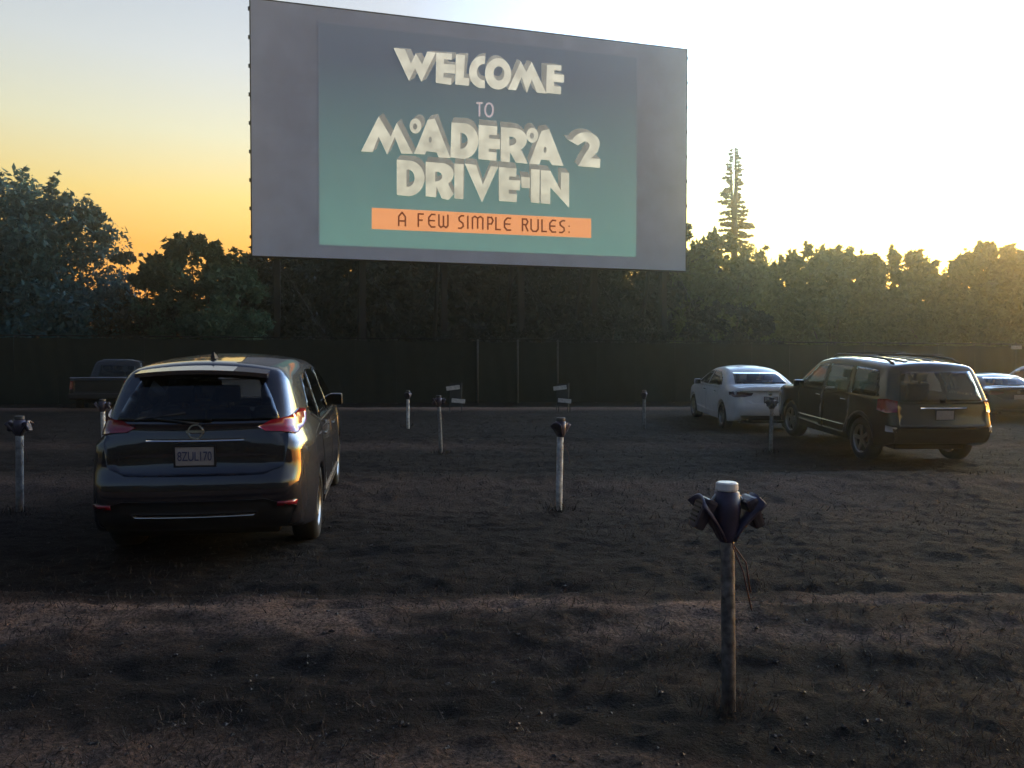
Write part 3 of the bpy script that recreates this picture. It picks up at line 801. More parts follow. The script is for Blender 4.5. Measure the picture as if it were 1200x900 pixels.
def conifer():
    X, Y = 17.0, 59.0
    g = np.random.default_rng(77)
    root = empty('dying_conifer', (X, Y, 0))
    tag(root, 'tall sparse twin-topped conifer with bare level branches, above the olive trees', 'tree')
    top = 18.6
    bm = bmesh.new()
    add_tube(bm, [(0, 0, -0.2), (0.05, 0, 7), (0, 0, 13.0), (0.12, 0, 15.5), (0.02, 0, top)], [0.36, 0.30, 0.22, 0.14, 0.04], 9)
    bobj('trunk', bm, M['deadwood'], root, True)
    bm = bmesh.new()
    add_tube(bm, [(0, 0, 12.4), (-0.16, 0.1, 14.2), (-0.22, 0.1, 16.0), (-0.34, 0, 17.3)], [0.14, 0.12, 0.09, 0.03], 8)
    bobj('second_leader', bm, M['deadwood'], root, True)
    qs = []
    for k in range(64):
        t = (k / 63) ** 1.05
        z = 10.6 + t * 7.7
        L = (2.15 - 1.85 * t ** 0.8) * (0.50 + 0.52 * g.random())
        sgn = 1 if k % 2 else -1
        a = (0 if sgn > 0 else math.pi) + (g.random() - 0.5) * 1.9
        x0 = -0.20 if (t > 0.45 and sgn < 0) else 0.05
        p0 = Vector((x0, 0, z)); dirv = Vector((math.cos(a), math.sin(a), -0.02 + 0.30 * (g.random() - 0.6)))
        p1 = p0 + dirv * L * 0.6 + Vector((0, 0, -0.06)); p2 = p0 + dirv * L + Vector((0, 0, 0.05 * L))
        bm = bmesh.new()
        add_tube(bm, [p0, p1, p2], [0.05, 0.035, 0.015], 5)
        bobj('branch', bm, M['deadwood'], root, True)
        nn = int(180 * L)
        u = g.random(nn) ** 0.8
        base = np.array(p0)[None] + np.array(dirv)[None] * (u * L)[:, None]
        base[:, 2] += g.normal(size=nn) * 0.05 - 0.03
        base[:, :2] += g.normal(size=(nn, 2)) * 0.06
        aa = g.normal(size=(nn, 3)); aa[:, 2] *= 0.5; aa /= np.linalg.norm(aa, axis=1)[:, None]
        bb = np.cross(aa, g.normal(size=(nn, 3))); bb /= np.linalg.norm(bb, axis=1)[:, None]
        s = 0.14 * (0.6 + 0.6 * g.random(nn))[:, None]
        qs.append(np.stack([base - aa * s, base + bb * s * 0.35, base + aa * s, base - bb * s * 0.35], 1))
    fast_quads('needles', np.concatenate(qs), M['needle'], root)
conifer()

# ------------------------------------------------------------------ perimeter fence
def fence():
    A = Vector((-30.65, 32.55, 0)); B = Vector((49.35, 38.75, 0))
    root = empty('perimeter_fence', ((A + B) / 2))
    tag(root, 'long dark fence of green privacy mesh on pipe posts below the trees', 'fence')
    o = (A + B) / 2
    L = (B - A).length; u = (B - A).normalized(); nrm = Vector((u.y, -u.x, 0))
    nb = 44
    PIPE = (16, 17, 18)
    post_me = None
    for k in range(nb + 1):
        p = A + u * (L * k / nb); H = 3.08 - 0.5 * k / nb
        zg = gz(p.x, p.y)
        if post_me is None:
            bm = bmesh.new(); add_tube(bm, [(0, 0, -0.3), (0, 0, 3.0)], 0.042, 10)
            po = bobj('post', bm, M['galv'], root, True); post_me = po.data
        else:
            po = bpy.data.objects.new('post', post_me); COL.objects.link(po); po.parent = root
        po.location = p - o + nrm * (0.06 if k in (PIPE) else -0.09) + Vector((0, 0, zg + H - 3.0))
    for k in range(nb):
        v = []; f = []
        p0 = A + u * (L * k / nb)
        n1, n2 = 15, 7
        ph = random.random() * 6
        for j in range(n2):
            for i in range(n1):
                s = (i / (n1 - 1)) * (L / nb - 0.004) + 0.002
                H = 3.04 - 0.5 * (k + i / (n1 - 1)) / nb
                q = p0 + u * s
                sag = 0.05 * math.sin(math.pi * i / (n1 - 1)) * (j / (n2 - 1)) ** 2
                z = gz(q.x, q.y) + 0.04 + (H - 0.08 - sag) * j / (n2 - 1)
                w = -0.012 * math.sin(ph + s * 9 + j * 0.7) - 0.03 * math.sin(math.pi * j / (n2 - 1)) * math.sin(math.pi * i / (n1 - 1))
                v.append(q - o + nrm * w + Vector((0, 0, z)))
        for j in range(n2 - 1):
            for i in range(n1 - 1):
                a = j * n1 + i; f.append((a, a + 1, a + n1 + 1, a + n1))
        mobj('mesh_panel', v, f, M['fabric'], root, True)
    bm = bmesh.new()
    add_tube(bm, [A - o + Vector((0, 0, 3.08 + gz(A.x, A.y))), Vector((0, 0, 2.83)), B - o + Vector((0, 0, 2.58 + gz(B.x, B.y)))], 0.025, 8)
    bobj('top_rail', bm, M['steel'], root, True)
fence()
# shrubs growing behind the fence, filling the dark band under the crowns
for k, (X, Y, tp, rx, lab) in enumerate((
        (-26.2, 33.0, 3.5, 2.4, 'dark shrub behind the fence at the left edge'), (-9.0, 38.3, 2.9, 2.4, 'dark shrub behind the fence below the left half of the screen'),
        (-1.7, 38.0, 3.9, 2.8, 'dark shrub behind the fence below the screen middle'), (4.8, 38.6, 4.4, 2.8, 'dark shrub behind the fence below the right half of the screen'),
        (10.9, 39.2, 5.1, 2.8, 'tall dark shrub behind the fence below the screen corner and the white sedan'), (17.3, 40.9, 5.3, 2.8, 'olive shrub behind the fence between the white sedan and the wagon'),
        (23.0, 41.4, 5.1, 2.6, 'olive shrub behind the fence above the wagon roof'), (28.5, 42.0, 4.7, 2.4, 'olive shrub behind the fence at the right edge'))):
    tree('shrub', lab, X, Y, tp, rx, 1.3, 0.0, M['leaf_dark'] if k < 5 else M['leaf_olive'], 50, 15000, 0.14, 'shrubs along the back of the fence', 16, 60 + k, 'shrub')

# ------------------------------------------------------------------ cars
def catmull(pts, step=0.05):
    P = [Vector(p) for p in pts]
    P = [P[0] * 2 - P[1]] + P + [P[-1] * 2 - P[-2]]
    out = []
    for i in range(1, len(P) - 2):
        p0, p1, p2, p3 = P[i - 1], P[i], P[i + 1], P[i + 2]
        m = max(1, int((p2 - p1).length / step))
        for k in range(m):
            t = k / m
            out.append(0.5 * ((2 * p1) + (p2 - p0) * t + (2 * p0 - 5 * p1 + 4 * p2 - p3) * t * t + (3 * p1 - p0 - 3 * p2 + p3) * t ** 3))
    out.append(P[-2])
    return out

def line(a, b, step=0.07):
    a, b = Vector(a), Vector(b); m = max(1, int((b - a).length / step))
    return [a.lerp(b, k / m) for k in range(m)]

def inside(poly, x, y):
    c = False; j = len(poly) - 1
    for i in range(len(poly)):
        xi, yi = poly[i][0], poly[i][1]; xj, yj = poly[j][0], poly[j][1]
        if (yi > y) != (yj > y) and x < (xj - xi) * (y - yi) / (yj - yi) + xi: c = not c
        j = i
    return c

def shrink(poly, d):
    cx = sum(p[0] for p in poly) / len(poly); cy = sum(p[1] for p in poly) / len(poly)
    out = []
    for x, y in poly:
        L = math.hypot(x - cx, y - cy); s = max(0, L - d) / L
        out.append((cx + (x - cx) * s, cy + (y - cy) * s))
    return out

def fill2d(loop, sp):
    """triangulate a closed 2d loop with inner points every sp"""
    pts = [Vector((p[0], p[1])) for p in loop]; n = len(pts)
    xs = [p.x for p in pts]; ys = [p.y for p in pts]
    inner = []
    y = min(ys) + sp * 0.5; row = 0
    arr = np.array([(p.x, p.y) for p in pts])
    while y < max(ys):
        x = min(xs) + sp * (0.5 if row % 2 else 0.25)
        while x < max(xs):
            if inside(pts, x, y) and np.min(np.hypot(arr[:, 0] - x, arr[:, 1] - y)) > sp * 0.5: inner.append(Vector((x, y)))
            x += sp
        y += sp * 0.9; row += 1
    vs, es, fs = geometry.delaunay_2d_cdt(pts + inner, [(k, (k + 1) % n) for k in range(n)], [list(range(n))], 1, 1e-5)[:3]
    return vs, fs

def make_body(top, bottom_z, axles, arch_r, wfun, hgt, r_top=0.12, crown=(0.045, 0.06, 0.03, 0.10)):
    """closed car shell: side outline filled with a shaped flank, joined across by a crowned strip"""
    ra, fa = axles
    up = catmull(top)
    rb, fb = up[0], up[-1]
    chain = []
    def archpts(yc):
        zc = arch_r[1]; r = arch_r[0]
        a0 = math.asin(max(-1, min(1, (bottom_z - zc) / r)))
        return [Vector((yc + r * math.cos(a0 + (math.pi - 2 * a0) * k / 14), zc + r * math.sin(a0 + (math.pi - 2 * a0) * k / 14))) for k in range(15)]
    fa_p, ra_p = archpts(fa), archpts(ra)
    chain += line(fb, fa_p[0])[1:] + fa_p + line(fa_p[-1], ra_p[0])[1:] + ra_p + line(ra_p[-1], rb)[1:]
    nb = len(up)
    P = up + chain
    n = len(P)
    flag = np.array([1.0] * nb + [0.0] * len(chain))
    for k in list(range(0, 3)) + list(range(nb - 3, nb)): flag[k] = 0.4
    T = [(P[(i + 1) % n] - P[i - 1]).normalized() for i in range(n)]
    N = [Vector((-t.y, t.x)) for t in T]                   # outline runs rear-bottom, up, forward: outward is left
    zz = np.array([p.y for p in P]); yy = np.array([p.x for p in P])
    ymid = (yy.min() + yy.max()) / 2
    rad = np.where(flag > 0.5, r_top, 0.03)
    crn = np.zeros(n)
    for i in range(n):
        if flag[i] < 0.5: continue
        nx, nz = N[i].x, N[i].y
        if nx < -0.45: crn[i] = crown[1]
        elif nx > 0.5: crn[i] = crown[3]
        else: crn[i] = crown[0] if zz[i] > hgt * 0.72 else crown[2]
    ker = np.ones(7) / 7
    def sm(a):
        b = np.concatenate([a[-6:], a, a[:6]]); return np.convolve(b, ker, 'same')[6:-6]
    rad = sm(rad); crn = sm(sm(crn)) * flag
    verts, faces = [], []
    K_ = [0, 0.12, 0.35, 0.65, 1.0]
    rings = {}
    for s in (1, -1):
        for kk, f in enumerate(K_):
            ids = []
            for i in range(n):
                d = rad[i] * f
                q = P[i] - N[i] * d
                W = wfun(q.x, q.y)
                x = W - rad[i] + math.sqrt(max(0, rad[i] ** 2 - (rad[i] - d) ** 2))
                ids.append(len(verts)); verts.append(Vector((s * x, q.x, q.y)))
            rings[s, kk] = ids
        for kk in range(len(K_) - 1):
            a, b = rings[s, kk], rings[s, kk + 1]
            for i in range(n):
                j = (i + 1) % n
                faces.append((a[i], a[j], b[j], b[i]) if s > 0 else (a[j], a[i], b[i], b[j]))
        last = rings[s, len(K_) - 1]
        vs, fs = fill2d([(verts[k].y, verts[k].z) for k in last], 0.075)
        idm = {}
        for k, v in enumerate(vs):
            if k < n: idm[k] = last[k]
            else:
                idm[k] = len(verts); verts.append(Vector((s * wfun(v.x, v.y), v.x, v.y)))
        for f in fs: faces.append(tuple(idm[k] for k in f))
    nxs = 30
    rows = []
    for i in range(n):
        x0 = verts[rings[1, 0][i]].x; row = [rings[-1, 0][i]]
        for k in range(1, nxs):
            t = -1 + 2 * k / nxs
            c = crn[i] * (1 - t * t)
            q = P[i] + N[i] * c
            row.append(len(verts)); verts.append(Vector((t * x0, q.x, q.y)))
        row.append(rings[1, 0][i]); rows.append(row)
    for i in range(n):
        j = (i + 1) % n
        for k in range(nxs): faces.append((rows[i][k], rows[i][k + 1], rows[j][k + 1], rows[j][k]))
    bm = bmesh.new()
    bv = [bm.verts.new(v) for v in verts]
    for f in faces:
        try: bm.faces.new([bv[k] for k in f])
        except ValueError: pass
    bmesh.ops.recalc_face_normals(bm, faces=bm.faces)
    return bm

AX = {'rear': (Vector((0, 1, 0)), Vector((1, 0, 0))), 'front': (Vector((0, -1, 0)), Vector((1, 0, 0))),
      'right': (Vector((-1, 0, 0)), Vector((0, 1, 0))), 'left': (Vector((1, 0, 0)), Vector((0, 1, 0))), 'top': (Vector((0, 0, -1)), Vector((1, 0, 0)))}
for s, nm in ((1, 'rear_right'), (-1, 'rear_left')):
    AX[nm] = (Vector((-s, 1, 0)).normalized(), Vector((s, 1, 0)).normalized())     # seen from a rear corner; u runs from tailgate to flank
    AX['front_right' if s > 0 else 'front_left'] = (Vector((-s, -1, 0)).normalized(), Vector((-s, 1, 0)).normalized())

class Car:
    def __init__(self, name, label, bm, paint, group='cars parked facing the screen'):
        self.root = empty(name, (0, 0, 0)); tag(self.root, label, 'car', group)
        self.bvh = BVHTree.FromBMesh(bm); self.bm = bm; self.paint = paint; self.pending = []
    def cut(self, ax, poly, d=0.03):
        dv, u = AX[ax]; v = Vector((0, 1, 0)) if ax == 'top' else Vector((0, 0, 1))
        q = shrink(poly, d)
        dead = [f for f in self.bm.faces if f.normal.dot(dv) < -0.15 and inside(q, f.calc_center_median().dot(u), f.calc_center_median().dot(v))]
        self.pending += dead
    def finish(self, mats=None, two_tone=None):
        self.bm.faces.ensure_lookup_table()
        bmesh.ops.delete(self.bm, geom=list(set(self.pending)), context='FACES')
        me = bpy.data.meshes.new('body'); self.bm.to_mesh(me)
        me.materials.append(self.paint)
        if two_tone:
            me.materials.append(two_tone[1])
            me.polygons.foreach_set('material_index', [1 if p.center.z < two_tone[0] else 0 for p in me.polygons])
        me.polygons.foreach_set('use_smooth', [True] * len(me.polygons))
        o = bpy.data.objects.new('body', me); COL.objects.link(o); o.parent = self.root
        self.body = o; self.bm.free()
    def patch(self, name, ax, poly, mat, off=0.006, sp=0.07, parent=None, smooth=True):
        dv, u = AX[ax]; v = Vector((0, 1, 0)) if ax == 'top' else Vector((0, 0, 1))
        loop = []
        for i in range(len(poly)):
            a, b = poly[i], poly[(i + 1) % len(poly)]
            L = math.hypot(b[0] - a[0], b[1] - a[1]); m = max(1, int(L / sp))
            loop += [(a[0] + (b[0] - a[0]) * k / m, a[1] + (b[1] - a[1]) * k / m) for k in range(m)]
        vs, fs = fill2d(loop, sp)
        n = len(loop)
        out = []; nr = []
        for p in vs:
            o = u * p.x + v * p.y - dv * 6
            hit, nn, _, _ = self.bvh.ray_cast(o, dv)
            if hit is None or nn.dot(dv) > -0.05:
                hit, nn, _, _ = self.bvh.find_nearest(u * p.x + v * p.y - dv * (0.9 if abs(dv.y) < 0.9 else 2.0))
            if nn.dot(dv) > 0: nn = -nn
            out.append(hit + nn * off); nr.append(nn)
        flip = u.cross(v).dot(-dv) < 0
        faces = [tuple(reversed(f)) if flip else tuple(f) for f in fs]
        base = len(out)
        for i in range(n): out.append(out[i] - nr[i] * (off + 0.012))
        for i in range(n):
            j = (i + 1) % n
            q = (i, j, base + j, base + i)
            faces.append(q if flip else tuple(reversed(q)))
        o = mobj(name, out, faces, mat, parent or self.root)
        if smooth:
            o.data.polygons.foreach_set('use_smooth', [k < len(fs) for k in range(len(faces))])
        return o
    def box(self, name, c, s, mat, rot=None, bevel=0.01, parent=None):
        bm = bmesh.new(); add_box(bm, Vector(c), s, rot, bevel)
        return bobj(name, bm, mat, parent or self.root)
    def tube(self, name, pts, r, mat, parent=None, n=8):
        bm = bmesh.new(); add_tube(bm, pts, r, n)
        return bobj(name, bm, mat, parent or self.root, True)
    def hit(self, ax, a, b):
        dv, u = AX[ax]; v = Vector((0, 0, 1))
        h, nn, _, _ = self.bvh.ray_cast(u * a + v * b - dv * 6, dv)
        return h, nn
    def wheels(self, axles, track, r, wid, spokes=5, rim_mat=None):
        tm = rm = None
        for ay in axles:
            for s in (1, -1):
                if tm is None:
                    bm = bmesh.new()
                    h = wid / 2
                    add_lathe(bm, [(r * .66, -h * .95), (r * .80, -h), (r * .93, -h * .95), (r * .99, -h * .7), (r, -h * .3), (r, h * .3), (r * .99, h * .7), (r * .93, h * .95), (r * .80, h), (r * .66, h * .95), (r * .66, -h * .95)], 'X', 36)
                    w = bobj('wheel', bm, M['tyre'], self.root, True); tm = w.data
                    bm = bmesh.new()
                    rings = add_lathe(bm, [(r * .67, -h * .9), (r * .655, h * .9), (r * .62, h * .78), (r * .60, h * .4)], 'X', 36)
                    for k in range(spokes):
                        a = 2 * math.pi * k / spokes
                        add_box(bm, Vector((h * .62, math.cos(a) * r * .33, math.sin(a) * r * .33)), (0.03, r * .62, r * .17), Matrix.Rotation(a, 3, 'X'))
                    add_lathe(bm, [(0.001, h * .78), (r * .15, h * .76), (r * .17, h * .5), (r * .17, 0)], 'X', 18)
                    rim = bobj('rim', bm, rim_mat or M['rim'], w, False); rm = rim.data
                else:
                    w = bpy.data.objects.new('wheel', tm); COL.objects.link(w); w.parent = self.root
                    rim = bpy.data.objects.new('rim', rm); COL.objects.link(rim); rim.parent = w
                w.location = (s * track, ay, r)
                w.rotation_euler = (random.random() * 2, 0, 0 if s > 0 else math.pi)
    def place(self, x, y, heading, axles):
        """stand the car on the ground: heading in degrees, + to the right; nose lifted by the ramp"""
        h = R(heading); f = Vector((math.sin(h), math.cos(h)))
        zr = gz(x + f.x * axles[0], y + f.y * axles[0]); zf = gz(x + f.x * axles[1], y + f.y * axles[1])
        pitch = math.atan2(zf - zr, axles[1] - axles[0])
        self.root.location = (x, y, zr + (zf - zr) * (-axles[0]) / (axles[1] - axles[0]) - 0.012)
        self.root.rotation_mode = 'XYZ'
        self.root.rotation_euler = (pitch, 0, -h)
    def under(self, y0, y1, w, z):
        self.box('underbody', (0, (y0 + y1) / 2, z), (w * 2, y1 - y0, 0.18), M['black'], bevel=0.02)
    def seats(self, yf, yr, z, w=0.38):
        for yy, xs in ((yf, (-w, w)), (yr, (-w * 1.15, 0, w * 1.15))):
            for x in xs:
                bm = bmesh.new()
                tilt = Matrix.Rotation(R(14), 3, 'X')
                add_box(bm, Vector((x, yy, z + 0.33)), (0.46 if len(xs) == 2 else 0.40, 0.14, 0.62), tilt, 0.05)
                add_box(bm, Vector((x, yy + 0.27, z)), (0.46 if len(xs) == 2 else 0.40, 0.5, 0.16), None, 0.04)
                add_box(bm, Vector((x, yy - 0.12, z + 0.76)), (0.24, 0.10, 0.17), tilt, 0.035)
                add_tube(bm, [(x, yy - 0.08, z + 0.6), (x, yy - 0.11, z + 0.7)], 0.03, 6)
                bobj('seat', bm, M['cloth'], self.root)
    def mirrors(self, y, z, x, mat, sx=0.16):
        for s in (1, -1):
            bm = bmesh.new()
            add_box(bm, Vector((s * (x + sx * 0.62), y - 0.01, z + 0.03)), (sx, 0.10, 0.15), Matrix.Rotation(R(-6 * s), 3, 'Z'), 0.035)
            add_tube(bm, [(s * (x - 0.04), y + 0.04, z - 0.05), (s * (x + sx * 0.3), y, z - 0.01)], 0.03, 8)
            mo = bobj('mirror', bm, mat, self.root, False)
            bm = bmesh.new(); add_box(bm, Vector((s * (x + sx * 0.62), y - 0.064, z + 0.03)), (sx * 0.82, 0.006, 0.115))
            bobj('mirror_glass', bm, M['glass_dark'], mo)
    def plate(self, c, nrm_tilt=8, text=None, w=0.305, h=0.155):
        rot = Matrix.Rotation(R(-nrm_tilt), 3, 'X')
        p = self.box('number_plate', c, (w, 0.012, h), M['plate'], rot, 0.004)
        fr = bmesh.new()
        for (dx, dz, sx, sz) in ((0, h / 2 + .006, w + .03, .014), (0, -h / 2 - .006, w + .03, .014), (w / 2 + .007, 0, .014, h), (-w / 2 - .007, 0, .014, h)):
            add_box(fr, Vector(c) + rot @ Vector((dx, 0.0, dz)), (sx, 0.016, sz), rot)
        bobj('plate_frame', fr, M['black'], p)
        if text:
            cu = bpy.data.curves.new('plate_text', 'FONT'); cu.body = text; cu.size = h * 0.62; cu.align_x = 'CENTER'; cu.align_y = 'CENTER'; cu.extrude = 0.001
            cu.space_character = 0.98
            tmp = bpy.data.objects.new('plate_text', cu); COL.objects.link(tmp)
            bpy.context.view_layer.update()
            me = bpy.data.meshes.new_from_object(tmp.evaluated_get(bpy.context.evaluated_depsgraph_get()))
            bpy.data.objects.remove(tmp)
            xs = [v.co.x for v in me.vertices]; sc = (w * 0.88) / (max(xs) - min(xs))
            for v in me.vertices:
                q = Vector(c) + rot @ Vector((v.co.x * sc, -0.0085 - v.co.z, v.co.y * 1.15 - 0.004)); v.co = q
            me.materials.clear(); me.materials.append(M['plate_ink'])
            o = bpy.data.objects.new('plate_lettering', me); COL.objects.link(o); o.parent = p
        return p

def wprof(w, belt, tum, y0, y1, tail=0.10, nose=0.16, hgt=1.7, tailtop=0.0):
    def f(y, z):
        W = w
        tz = max(0.0, (0.62 - z) / 0.62); W -= 0.10 * tz ** 2 * w
        if z > 0.62 and z <= belt: W -= 0.035 * ((z - 0.62) / (belt - 0.62)) ** 2
        if z > belt: W -= 0.035 + tum * ((z - belt) / (hgt - belt)) ** 1.15
        tr = max(0.0, (y0 + 0.75 - y) / 0.75); W -= tail * tr ** 2.2
        if z > belt: W -= tailtop * min(1, max(0.0, (y0 + 1.5 - y) / 1.5)) ** 1.5
        tf = max(0.0, (y - (y1 - 0.9)) / 0.9); W -= nose * tf ** 2.2
        return W
    return f

def mir(poly, s): return [(s * a, b) for a, b in poly]

# --- navy crossover with its tail to us
def crossover():
    ax_ = (-1.36, 1.35)
    top = [(-2.10, .30), (-2.24, .36), (-2.32, .50), (-2.34, .66), (-2.31, .78), (-2.255, .84), (-2.245, .98), (-2.225, 1.12), (-2.19, 1.20), (-2.05, 1.42), (-1.93, 1.60), (-1.86, 1.655), (-1.72, 1.685),
           (-1.2, 1.715), (-.5, 1.73), (.1, 1.70), (.50, 1.63), (.95, 1.38), (1.30, 1.15), (1.45, 1.08), (1.85, 1.02), (2.15, .90), (2.28, .72), (2.30, .50), (2.22, .32), (2.05, .25)]
    wf = wprof(.940, 1.06, .235, -2.34, 2.30, .165, .2, 1.72, .06)
    bm = make_body(top, .25, ax_, (.385, .355), wf, 1.73)
    c = Car('crossover_car', 'dark navy crossover seen from behind, a white speaker pole at its left side', bm, M['navy'])
    rw = [(-.66, 1.238), (.66, 1.238), (.585, 1.42), (.50, 1.585), (-.50, 1.585), (-.585, 1.42)]
    ws = [(-.62, 1.17), (.62, 1.17), (.50, 1.59), (-.50, 1.59)]
    sides = {'front': [(1.02, 1.16), (.44, 1.56), (.02, 1.61), (.02, 1.12)], 'rear': [(-.05, 1.12), (-.05, 1.61), (-.80, 1.60), (-.95, 1.14)], 'quarter': [(-1.04, 1.15), (-.90, 1.59), (-1.22, 1.57), (-1.52, 1.27)]}
    c.cut('rear', rw); c.cut('front', ws)
    for s in ('right', 'left'):
        for q in sides.values(): c.cut(s, q)
    c.finish()
    rg = c.patch('rear_window', 'rear', rw, M['glass_dark'], .004)
    c.patch('windscreen', 'front', ws, M['glass'], .004)
    for s in ('right', 'left'):
        for nm, q in (('window', sides['front']), ('window', sides['rear']), ('quarter_window', sides['quarter'])):
            c.patch(nm, s, q, M['glass_dark'], .004)
        fd = [(1.12, 1.09), (.99, .45), (.93, .36), (.0, .36), (.0, 1.085)]
        rd = [(-.02, 1.085), (-.02, .36), (-.80, .36), (-1.0, .62), (-1.02, 1.10)]
        for q, hy in ((fd, .12), (rd, -.85)):
            d = c.patch('door', s, q, M['navy'], .004)
            h, nn = c.hit(s, hy, .97)
            bm2 = bmesh.new(); add_box(bm2, h + nn * .028, (.03, .20, .028), None, .01)
            bobj('handle', bm2, M['chrome'], d)
        c.patch('sill_trim', s, [(.93, .34), (.93, .27), (-.93, .27), (-.93, .34)], M['black'], .014)
        c.patch('sill_strip', s, [(.9, .385), (.9, .365), (-.85, .365), (-.85, .385)], M['chrome'], .02)
        c.patch('window_strip', s, [(1.08, 1.118), (1.06, 1.098), (-1.0, 1.105), (-1.42, 1.215), (-1.42, 1.235), (-1.0, 1.128)], M['chrome'], .009, .09)
    h1_, _ = c.hit('rear', .02, 1.225); h2_, _ = c.hit('rear', -.34, 1.27)
    wp_ = c.tube('wiper', [h1_ + Vector((0, -.03, 0)), h2_ + Vector((0, -.035, 0))], .009, M['black'])
    h3_, _ = c.hit('rear', -.10, 1.31); h4_, _ = c.hit('rear', -.50, 1.25)
    c.tube('wiper_blade', [h3_ + Vector((0, -.012, 0)), h4_ + Vector((0, -.012, 0))], .008, M['black'], wp_)
    tg = c.patch('tailgate', 'rear', [(-.72, 1.218), (.72, 1.218), (.735, 1.05), (.70, .86), (.55, .80), (-.55, .80), (-.70, .86), (-.735, 1.05)], M['navy'], .005)
    c.patch('tailgate_strip', 'rear', [(-.385, 1.098), (.385, 1.098), (.385, 1.078), (-.385, 1.078)], M['chrome'], .022, .09)
    h, nn = c.hit('rear', 0, 1.160)
    bm2 = bmesh.new()
    add_lathe(bm2, [(.060, 0), (.064, .008), (.078, .008), (.082, 0), (.060, 0)], 'Z', 30)
    add_box(bm2, Vector((0, 0, .006)), (.185, .026, .012))
    bmesh.ops.transform(bm2, matrix=Matrix.Translation(h + Vector((0, -.012, 0))) @ Matrix.Rotation(R(82), 4, 'X') @ Matrix.Scale(0.80, 4), verts=bm2.verts)
    bobj('emblem', bm2, M['chrome'], c.root)
    h, nn = c.hit('rear', 0, .962)
    c.plate((0, h.y - .016, .962), -2, '8ZUL170')
    for s, side in ((1, 'rear_right'), (-1, 'rear_left')):
        k = 1 / math.sqrt(2)
        # u runs from tailgate round to the flank: u = (s*x + y)/sqrt2 ; rear face x=.5 -> u = (.5-2.2)*k
        lp = [((.47 - 2.20) * k, 1.185), ((.60 - 2.18) * k, 1.235), ((.74 - 2.12) * k, 1.258), ((.86 - 1.95) * k, 1.31), ((.88 - 1.72) * k, 1.29), ((.88 - 1.85) * k, 1.19), ((.82 - 2.10) * k, 1.115), ((.70 - 2.19) * k, 1.14), ((.55 - 2.22) * k, 1.15)]
        c.patch('tail_light', side, lp, M['redlens'], .016, .05)
        c.patch('reflector', side, [((.62 - 2.30) * k, .57), ((.62 - 2.30) * k, .535), ((.80 - 2.25) * k, .535), ((.80 - 2.25) * k, .57)], M['redlens'], .012, .05)
    c.patch('bumper_cladding', 'rear', [(-.80, .52), (-.56, .60), (.56, .60), (.80, .52), (.72, .34), (-.72, .34)], M['black'], .012)
    c.patch('bumper_strip', 'rear', [(-.50, .500), (.50, .500), (.46, .474), (-.46, .474)], M['chrome'], .026, .09)
    sp_ = bmesh.new()
    for x0, x1, n_ in ((-.54, .54, 12),):
        vs = []
        for i in range(n_ + 1):
            x = x0 + (x1 - x0) * i / n_; t = (2 * i / n_ - 1)
            yb = -2.10 + .06 * t * t; zb = 1.665 - .035 * t * t
            vs.append([sp_.verts.new(q) for q in ((x, -1.80, 1.70 + .012 - .05 * t * t), (x, yb, zb), (x, yb, zb - .035), (x, -1.88, 1.625 - .03 * t * t))])
        for a, b in zip(vs, vs[1:]):
            for q in range(4): sp_.faces.new((a[q], b[q], b[(q + 1) % 4], a[(q + 1) % 4]))
        sp_.faces.new(vs[0]); sp_.faces.new(vs[-1])
    bobj('spoiler', sp_, M['navy'], c.root)
    bm2 = bmesh.new()
    v = [bm2.verts.new(q) for q in ((-.02, -1.62, 1.745), (.02, -1.62, 1.745), (.02, -1.46, 1.75), (-.02, -1.46, 1.75), (-.008, -1.60, 1.815), (.008, -1.60, 1.815), (.006, -1.55, 1.80), (-.006, -1.55, 1.80))]
    for f in ((0, 1, 5, 4), (1, 2, 6, 5), (2, 3, 7, 6), (3, 0, 4, 7), (4, 5, 6, 7)): bm2.faces.new([v[k] for k in f])
    bobj('roof_antenna', bm2, M['black'], c.root)
    for s in (1, -1):
        k = 1 / math.sqrt(2)
        c.patch('headlight', 'front_right' if s > 0 else 'front_left', [((2.0 - .85) * k, .86), ((2.0 - .85) * k, .76), ((2.15 - .45) * k, .74), ((2.1 - .45) * k, .84)], M['clearlens'], .01)
    c.wheels(ax_, .80, .36, .235)
    c.under(-1.95, 1.95, .62, .30)
    c.seats(.15, -.85, .62)
    c.box('dashboard', (0, 1.02, .98), (1.3, .42, .16), M['black'], None, .05)
    c.mirrors(.86, 1.15, .83, M['navy'])
    c.place(-2.99, 8.66, -9, ax_)
    return c
crossover()

